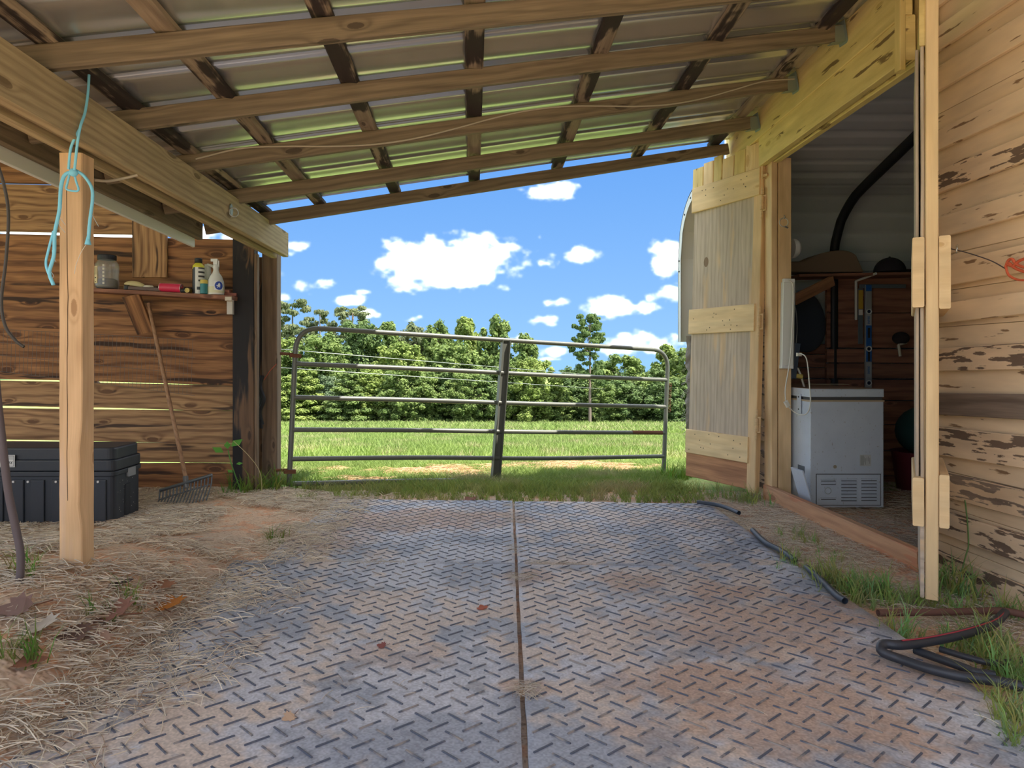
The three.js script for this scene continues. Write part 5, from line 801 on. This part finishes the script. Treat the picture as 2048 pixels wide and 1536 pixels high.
[[572, 744, 84, 'cedar', 'bright', 21], [612, 732, 96, 'cedar', 'bright', 32], [655, 754, 80, 'round', 'blue', 33], [695, 739, 90, 'cedar', 'mid', 34], [735, 746, 86, 'round', 'bright', 31], [772, 759, 74, 'round', 'blue', 33], [810, 734, 96, 'round', 'mid', 30], [852, 746, 86, 'round', 'mid', 22], [892, 739, 90, 'round', 'dark', 25], [935, 746, 86, 'round', 'mid', 30], [978, 739, 92, 'round', 'dark', 23], [1022, 724, 96, 'round', 'mid', 22], [1068, 719, 96, 'round', 'bright', 31], [1108, 770, 76, 'round', 'mid', 30], [1142, 762, 84, 'round', 'dark', 25], [1205, 770, 80, 'round', 'mid', 22], [1245, 762, 90, 'round', 'dark', 23], [1290, 777, 80, 'round', 'mid', 30], [1330, 757, 86, 'round', 'dark', 25], [1372, 752, 90, 'round', 'mid', 31], [1420, 762, 90, 'round', 'mid', 22]]
  .forEach(([x, y, w, k, t, s], i) => tree('shrub', (k === 'cedar' ? 'layered evergreen shrub ' : t === 'blue' ? 'greyish leafy shrub ' : 'green leafy shrub ') + where[i], 'shrub', k, t, s, x, y, w, 33.5 + (i % 3) * 0.8, SG, i * 1.3));
{ // far wooded ridge
  const pos = [], idx = [], n = 60; for (let i = 0; i <= n; i++) { const x = -320 + i * 640 / n, h = -15 + 9 * fbm(i * 0.16, 3, 0, 0, 44, 3); for (const [y, z] of [[-26, -330], [h, -340], [h + 4, -380], [-26, -420]]) pos.push(x, y, z); if (i < n) for (let k = 0; k < 3; k++) { const a = i * 4 + k; idx.push(a, a + 4, a + 1, a + 1, a + 4, a + 5); } }
  const g = new THREE.BufferGeometry(); g.setAttribute('position', new THREE.Float32BufferAttribute(pos, 3)); g.setIndex(idx); g.computeVertexNormals(); const m = mesh('hills', g, std(0x486338, 1, { side: THREE.DoubleSide })); m.userData = { kind: 'structure', label: 'green wooded ridge on the horizon' };
}
// ---- grass
function tuft(blades, h, w, spread, seed) {
  const R = rng(seed), pos = [], idx = [];
  for (let i = 0; i < blades; i++) {
    const a = R() * 6.283, r = R() * spread, x = Math.cos(a) * r, z = Math.sin(a) * r, L = h * (0.55 + 0.6 * R()), b = R() * 6.283, lean = (0.2 + 0.75 * R()) * L, dx = Math.cos(b) * lean, dz = Math.sin(b) * lean, f = R() * 6.283, wx = Math.cos(f) * w, wz = Math.sin(f) * w, q = pos.length / 3;
    pos.push(x - wx, 0, z - wz, x + wx, 0, z + wz, x + dx * 0.4 - wx * 0.7, L * 0.6, z + dz * 0.4 - wz * 0.7, x + dx * 0.4 + wx * 0.7, L * 0.6, z + dz * 0.4 + wz * 0.7, x + dx, L * 0.92, z + dz);
    idx.push(q, q + 1, q + 2, q + 1, q + 3, q + 2, q + 2, q + 3, q + 4);
  }
  const g = new THREE.BufferGeometry(); g.setAttribute('position', new THREE.Float32BufferAttribute(pos, 3)); g.setIndex(idx); g.computeVertexNormals(); return g;
}
M.grass = new THREE.MeshPhysicalMaterial({ color: 0xffffff, roughness: 0.7, side: THREE.DoubleSide, transmission: 0.3, thickness: 0, specularIntensity: 0.35 });
function scatter(name, label, category, geo, mat, items, parent) {           // items: [x, y, z, scale, turn, tilt, r, g, b, sy]
  const m = new THREE.InstancedMesh(geo, mat, items.length), o = new THREE.Object3D(), c = new THREE.Color();
  items.forEach(([x, y, z, s, turn, tilt, r, g, b, sy = s], i) => { o.position.set(x, y, z); o.rotation.set(tilt, turn, 0, 'YXZ'); o.scale.set(s, sy, s); o.updateMatrix(); m.setMatrixAt(i, o.matrix); m.setColorAt(i, c.setRGB(r, g, b)); });
  m.castShadow = m.receiveShadow = true; m.name = numbered(name); scene.add(m); return tag(m, label, category, null, 'stuff');
}
const hayAt = (X, d) => { let h = 0; for (const [px, py, rx, ry] of [[800, 945, 130, 12], [900, 938, 90, 10], [1120, 925, 130, 9], [1200, 928, 90, 8], [760, 952, 90, 8]]) { const qd = 5.9 + (965 - py) * 0.05, qx = (px - CX) * qd / F; h = Math.max(h, 1 - Math.hypot((X - qx) / (rx * 1.5 * qd / F), (d - qd) / (ry * 0.075))); } return h * sstep(0.36, 0.62, fbm(X * 3.2 + 8, d * 2.6, 0, 0, 68, 3)); };
{
  const R = rng(900), near = [], mid = [], far = [], hay = [];
  const shade = (X, d) => { const a = fbm(X * 0.8 + 9, d * 0.8, 0, 0, 61, 3), dry = sstep(0.58, 0.75, fbm(X * 1.6, d * 1.6 + 7, 0, 0, 62, 3)); const k = 0.8 + 0.4 * R(); return [lerp(lerp(0.2, 0.32, a), 0.48, dry * 0.6 + (d < 5.9 ? 0.3 * R() : 0)) * k, lerp(lerp(0.3, 0.4, a), 0.4, dry * 0.6 + (d < 5.9 ? 0.3 * R() : 0)) * k, lerp(lerp(0.07, 0.11, a), 0.24, dry * 0.6) * k]; };
  for (let i = 0; i < 17000; i++) { const d = 5.12 + R() * 3.6, X = (R() - 0.47) * (3.9 + d * 0.35); if (X < -1.35 && d < 5.85) continue; if (X > 1.75 && d < 6.7) continue; if (d < 5.5 && R() < 0.55) continue; if (hayAt(X, d) > 0.1 && R() < 0.8) continue; if (d < 5.75 && X < -0.8 && R() < 0.5) continue; near.push([X, groundY(X, d) - 0.005, -d, 0.6 + R() * 0.7, R() * 6.28, (R() - 0.5) * 0.3, ...shade(X, d)]); }
  for (let i = 0; i < 22000; i++) { const d = 8.6 + Math.sqrt(R()) * 9, X = (R() - 0.5) * (d * 0.95); mid.push([X, groundY(X, d) - 0.01, -d, 0.8 + R() * 0.8, R() * 6.28, (R() - 0.5) * 0.3, ...shade(X, d)]); }
  for (let i = 0; i < 36000; i++) { const d = 17 + Math.sqrt(R()) * 20, X = (R() - 0.5) * (d * 0.98); far.push([X, groundY(X, d) - 0.02, -d, 1 + R() * 1.1 + (d > 33 ? 0.9 * R() : 0), R() * 6.28, (R() - 0.5) * 0.3, ...shade(X, d)]); }
  scatter('near_grass', 'shaded and sunlit short grass at the end of the mats and under the gate', 'grass', tuft(9, 0.075, 0.0028, 0.04, 5), M.grass, near);
  scatter('pasture_grass', 'short sunlit pasture grass beyond the gate', 'grass', tuft(10, 0.1, 0.005, 0.07, 6), M.grass, mid);
  scatter('far_grass', 'taller seeding grass along the far edge of the pasture', 'grass', tuft(11, 0.13, 0.01, 0.16, 7), M.grass, far);
  const straw = new THREE.BoxGeometry(0.13, 0.0022, 0.0022, 3, 1, 1); { const p = straw.attributes.position; for (let i = 0; i < p.count; i++) { const x = p.getX(i); p.setY(i, p.getY(i) + 0.012 - 2.2 * x * x); } straw.computeVertexNormals(); }
  const ST = std(0xffffff, 0.85);
  const scol = () => { const t = R(), k = 0.75 + 0.5 * R(); return t < 0.45 ? [0.66 * k, 0.56 * k, 0.42 * k] : t < 0.75 ? [0.6 * k, 0.53 * k, 0.43 * k] : t < 0.9 ? [0.36 * k, 0.25 * k, 0.17 * k] : [0.8 * k, 0.72 * k, 0.58 * k]; };
  let tries = 0; while (hay.length < 4200 && tries++ < 90000) { const d = 5.9 + R() * 2.6, X = (R() - 0.5) * 4.4; if (hayAt(X, d) > R() * 0.5) hay.push([X, groundY(X, d) + 0.01 + R() * 0.035, -d, 0.7 + R() * 0.9, R() * 6.28, (R() - 0.5) * 0.7, ...scol().map((v, i) => v * [1.1, 0.84, 0.62][i])]); }
  scatter('mown_hay', 'tan windrow of cut hay lying beyond the gate', 'hay', straw, ST, hay);
  // straw over the clay on the left
  const left = [], sparse = [], inner = [];
  for (let i = 0; i < 42000; i++) { const d = 1.75 + R() * 3.75, X = -1.0 - R() * 2.4 + 0.25 * (R() - 0.5) + (d > 4.2 ? 0.3 * R() : 0); const cov = fbm(X * 2.2 + 4, d * 2.2, 0, 0, 63, 3); if (cov < (d < 2.7 ? 0.3 : 0.4) + 0.12 * R()) continue; if (X < -0.62 * d - 0.35) continue; left.push([X, groundY(X, d) + 0.004 + R() * 0.018, -d, 0.35 + R() * 0.8, R() * 6.28, (R() - 0.5) * 0.5, ...scol()]); }
  for (let i = 0; i < 3200; i++) { const d = 2.0 + R() * 3.2, X = -0.75 - 0.55 * R(); if (fbm(X * 3 + 4, d * 3, 0, 0, 64, 3) < 0.5 + 0.1 * R() - (d > 3.5 ? 0.12 : 0)) continue; left.push([X, 0.032 + R() * 0.008, -d, 0.3 + R() * 0.6, R() * 6.28, (R() - 0.5) * 0.12, ...scol()]); }
  scatter('loose_straw', 'loose straw strewn over the clay left of the mats', 'straw', straw, ST, left);
  const heap = (px, py, n, sx, sd, y = 0.034) => { const d0 = F * (EYE - 0.02) / (py - CY), x0 = (px - CX) * d0 / F; for (let i = 0; i < n; i++) { const a = R() * 6.28, r = Math.sqrt(R()); sparse.push([x0 + Math.cos(a) * r * sx, y + R() * 0.012, -d0 + Math.sin(a) * r * sd, 0.18 + R() * 0.35, R() * 6.28, (R() - 0.5) * 0.6, ...scol().map((v) => v * 0.8)]); } };
  heap(1042, 1162, 90, 0.07, 0.06); heap(1054, 1392, 80, 0.05, 0.05); heap(1030, 1040, 90, 0.09, 0.16); heap(1028, 1105, 50, 0.04, 0.08); heap(1028, 1016, 60, 0.09, 0.05); heap(740, 1132, 90, 0.17, 0.03); heap(1100, 1134, 60, 0.14, 0.025); heap(760, 1052, 150, 0.3, 0.16); heap(900, 1035, 110, 0.3, 0.12); heap(680, 1090, 160, 0.22, 0.22); heap(1270, 1172, 40, 0.1, 0.07);
  for (let i = 0; i < 260; i++) { const d = 1.9 + R() * 3.1, X = -1 + R() * 2.6; sparse.push([X, 0.032, -d, 0.15 + R() * 0.35, R() * 6.28, 0, ...scol()]); }
  scatter('straw_on_mats', 'wisps of straw caught in the mat seams and corners', 'straw', straw, ST, sparse);
  for (let i = 0; i < 8000; i++) { const k = R(); const d = 2.3 + R() * 3.2, X = 1.62 + R() * (d < 3.5 ? 0.62 : 0.58); if (fbm(X * 3, d * 3, 0, 0, 66, 3) < 0.36 + 0.14 * R()) continue; inner.push([X, groundY(X, d) + 0.004 + R() * 0.01, -d, 0.2 + R() * 0.5, R() * 6.28, (R() - 0.5) * 0.4, ...scol()]); }
  for (let i = 0; i < 4200; i++) { const d = 3.6 + R() * 2.5, X = 2.3 + R() * 1.7; inner.push([X, groundY(X, d) + 0.004 + R() * 0.012, -d, 0.3 + R() * 0.6, R() * 6.28, (R() - 0.5) * 0.4, ...scol().map((v) => v * 0.8)]); }
  scatter('barn_straw', 'straw litter right of the mats and on the barn floor', 'straw', straw, ST, inner);
  // rough grass at the margins
  const weeds = [];
  const patchy = (x0, y0, x1, y1, n, w, s = 1) => { for (let i = 0; i < n; i++) { const k = R(), px = lerp(x0, x1, k) + (R() - 0.5) * w, py = lerp(y0, y1, k) + (R() - 0.5) * w * 0.5, d = F * (EYE - 0.01) / (py - CY), X = (px - CX) * d / F; weeds.push([X, groundY(X, d), -d, s * (0.5 + 0.7 * R()), R() * 6.28, (R() - 0.5) * 0.4, 0.2 + 0.2 * R(), 0.32 + 0.14 * R(), 0.09 + 0.07 * R()]); } };
  patchy(1560, 1120, 1760, 1215, 52, 60); patchy(1640, 1160, 1790, 1200, 45, 40, 1.2); patchy(1760, 1200, 2030, 1235, 52, 40); patchy(1780, 1260, 2040, 1320, 45, 60); patchy(1960, 1290, 2048, 1400, 45, 60, 1.2); patchy(1390, 985, 1530, 1005, 52, 30); patchy(1860, 1180, 1960, 1200, 19, 30, 1.4); patchy(1570, 1060, 1690, 1130, 18, 40, 0.8); patchy(1990, 1400, 2048, 1500, 30, 60);
  const lp = (px, py, d, n, w, s = 1) => { for (let i = 0; i < n; i++) { const X = (px - CX) * d / F + (R() - 0.5) * w, dd = d + (R() - 0.5) * w; weeds.push([X, groundY(X, dd), -dd, s * (0.5 + 0.7 * R()), R() * 6.28, (R() - 0.5) * 0.4, 0.12 + 0.12 * R(), 0.2 + 0.16 * R(), 0.05]); } };
  lp(205, 1280, 2.5, 4, 0.08); lp(275, 1235, 2.7, 4, 0.08); lp(40, 1410, 2.15, 7, 0.1); lp(560, 1065, 4.0, 8, 0.12); lp(30, 1170, 2.6, 9, 0.2); lp(470, 975, 5.35, 16, 0.25, 1.6); lp(545, 975, 5.5, 24, 0.25, 1.8); lp(600, 985, 5.6, 20, 0.25, 1.2); lp(1350, 940, 6.6, 22, 0.25, 1.8);
  scatter('rough_grass', 'rough green grass growing at the margins of mats, posts and siding', 'grass', tuft(8, 0.12, 0.0026, 0.03, 8), M.grass, weeds);
}
// ---- single dead leaves
{
  const shape = new THREE.Shape(); [[0, 0], [0.25, 0.1], [0.45, 0.06], [0.4, 0.22], [0.62, 0.3], [0.46, 0.42], [0.5, 0.62], [0.3, 0.58], [0.2, 0.85], [0, 1], [-0.18, 0.84], [-0.3, 0.58], [-0.52, 0.6], [-0.44, 0.4], [-0.6, 0.28], [-0.4, 0.2], [-0.42, 0.05], [-0.22, 0.1]].forEach(([x, y], i) => i ? shape.lineTo(x, y) : shape.moveTo(x, y));
  const g0 = new THREE.ExtrudeGeometry(shape, { depth: 0.008, bevelEnabled: false, steps: 1 }); g0.rotateX(-Math.PI / 2).translate(0, 0, 0.5);
  { const p = g0.attributes.position; for (let i = 0; i < p.count; i++) p.setY(i, p.getY(i) + 0.35 * p.getX(i) ** 2 + 0.25 * (p.getZ(i)) ** 2); g0.computeVertexNormals(); }
  const L = (px, py, s, hex, turn, label, left) => { let d = F * EYE / (py - CY), X; for (let k = 0; k < 14; k++) { X = (px - CX) * d / F; d = lerp(d, F * (EYE - groundY(X, d) - (left ? 0.02 : 0.03)) / (py - CY), 0.6); } X = (px - CX) * d / F; const t = thing('dead_leaf', label, 'leaf', V(X, groundY(X, d) + (left ? 0.014 : 0.027), -d), 'fallen dead leaves'); const b = mesh('blade', g0, std(hex, 0.8, { side: THREE.DoubleSide }), t); b.scale.setScalar(s); b.rotation.set(0.15, turn, 0.1); mesh('stalk', bar(V(0, 0.004, s * 0.5), V(s * 0.15, 0.01, s * 0.95), s * 0.02, 5), M.rust, t).rotation.y = turn; };
  L(330, 1205, 0.14, 0xb8742c, 0.4, 'bright orange dead leaf in the straw before the tan post', 1); L(215, 1222, 0.15, 0x8d6456, 1.2, 'mauve brown dead leaf left of the orange one', 1); L(186, 1275, 0.11, 0xa98a78, 2.6, 'pale pinkish dead leaf just in front of the mauve one', 1); L(145, 1268, 0.12, 0x6f564c, 4.0, 'dark brown curled dead leaf in the near left straw', 1); L(70, 1248, 0.12, 0xb9b0a4, 0.9, 'pale grey dead leaf at the left edge', 1); L(240, 1163, 0.1, 0x4a3a36, 5.2, 'nearly black dead leaf at the foot of the post', 1); L(320, 1170, 0.1, 0x9a6a4c, 3.0, 'brown dead leaf right of the post foot', 1); L(25, 1215, 0.12, 0x7c625a, 2.0, 'brown dead leaf at the far left edge', 1); L(62, 1320, 0.1, 0x8a5a44, 5.0, 'reddish dead leaf at the near left', 1); L(600, 1068, 0.07, 0xd8d6d0, 1.0, 'white dry leaf by the corner of the far left mat', 1);
  L(964, 1214, 0.045, 0xa85a40, 0.3, 'small red leaf fragment left of the mat seam'); L(762, 1290, 0.035, 0x8a5048, 1.3, 'tiny dark red leaf fragment on the near left mat'); L(576, 1434, 0.04, 0xc9a88a, 2.3, 'small pale leaf fragment on the near left mat'); L(938, 998, 0.1, 0x7a4a30, 0.5, 'brown dead leaf in the grass past the mats');
}
{ // broad-leaved weed by the end post
  const base = V((485 - CX) * 5.3 / F, groundY(-1.75, 5.3), -5.3), t = thing('leafy_weed', 'broad-leaved green weed growing at the foot of the blackened post', 'plant', base), gm = new THREE.MeshPhysicalMaterial({ color: 0x5fa23c, roughness: 0.6, side: THREE.DoubleSide, transmission: 0.25, thickness: 0 });
  tube('stem', [base, at(472, 955, 5.28), at(462, 925, 5.25), at(456, 900, 5.23)], 0.004, gm, t, 20, 6);
  for (const [x, y, s, rz] of [[447, 905, 0.1, 1.2], [462, 893, 0.11, -0.6], [455, 898, 0.08, 0.3], [466, 945, 0.05, 1.2], [472, 928, 0.05, -1.2]]) { const l = mesh('leaf', leafG(s, s * 0.62), gm, t, at(x, y, 5.22).sub(base)); l.rotation.set(-0.9, 0.2, rz); }
  tube('seed_stalk', [base.clone().add(V(0.15, 0, 0)), at(520, 945, 5.3), at(498, 912, 5.25), at(467, 882, 5.2)], 0.0022, std(0xc2b184, 0.8), t, 24, 5);
}
{ // grass blade against the siding and a broad leaf at the door foot
  const gm = std(0x5c7a3c, 0.8), a = tube('grass_stalk', [at(1918, 1188, 3.15), at(1922, 1150, 3.18), at(1932, 1110, 3.2), at(1937, 1090, 3.21), at(1935, 1045, 3.22), at(1930, 1000, 3.24)], 0.003, gm, null, 30, 5); centred(a); tag(a, 'single tall green stalk climbing the lowest siding boards', 'plant');
}
// ---- fence wires across the pasture edge
[[560, 699, 1180, 752, 'upper'], [560, 736, 1180, 778, 'lower']].forEach(([x0, y0, x1, y1, w]) => { const m = mesh('fence_wire', bar(at(x0 - 5, y0 - 1, 5.75), at(x1 + 30, y1, 33), 0.0035, 5), std(0xc9cbc6, 0.4, { metalness: 0.4 })); centred(m); tag(m, w + ' of the two thin fence wires crossing behind the gate', 'wire'); });
renderer.render(scene, camera);
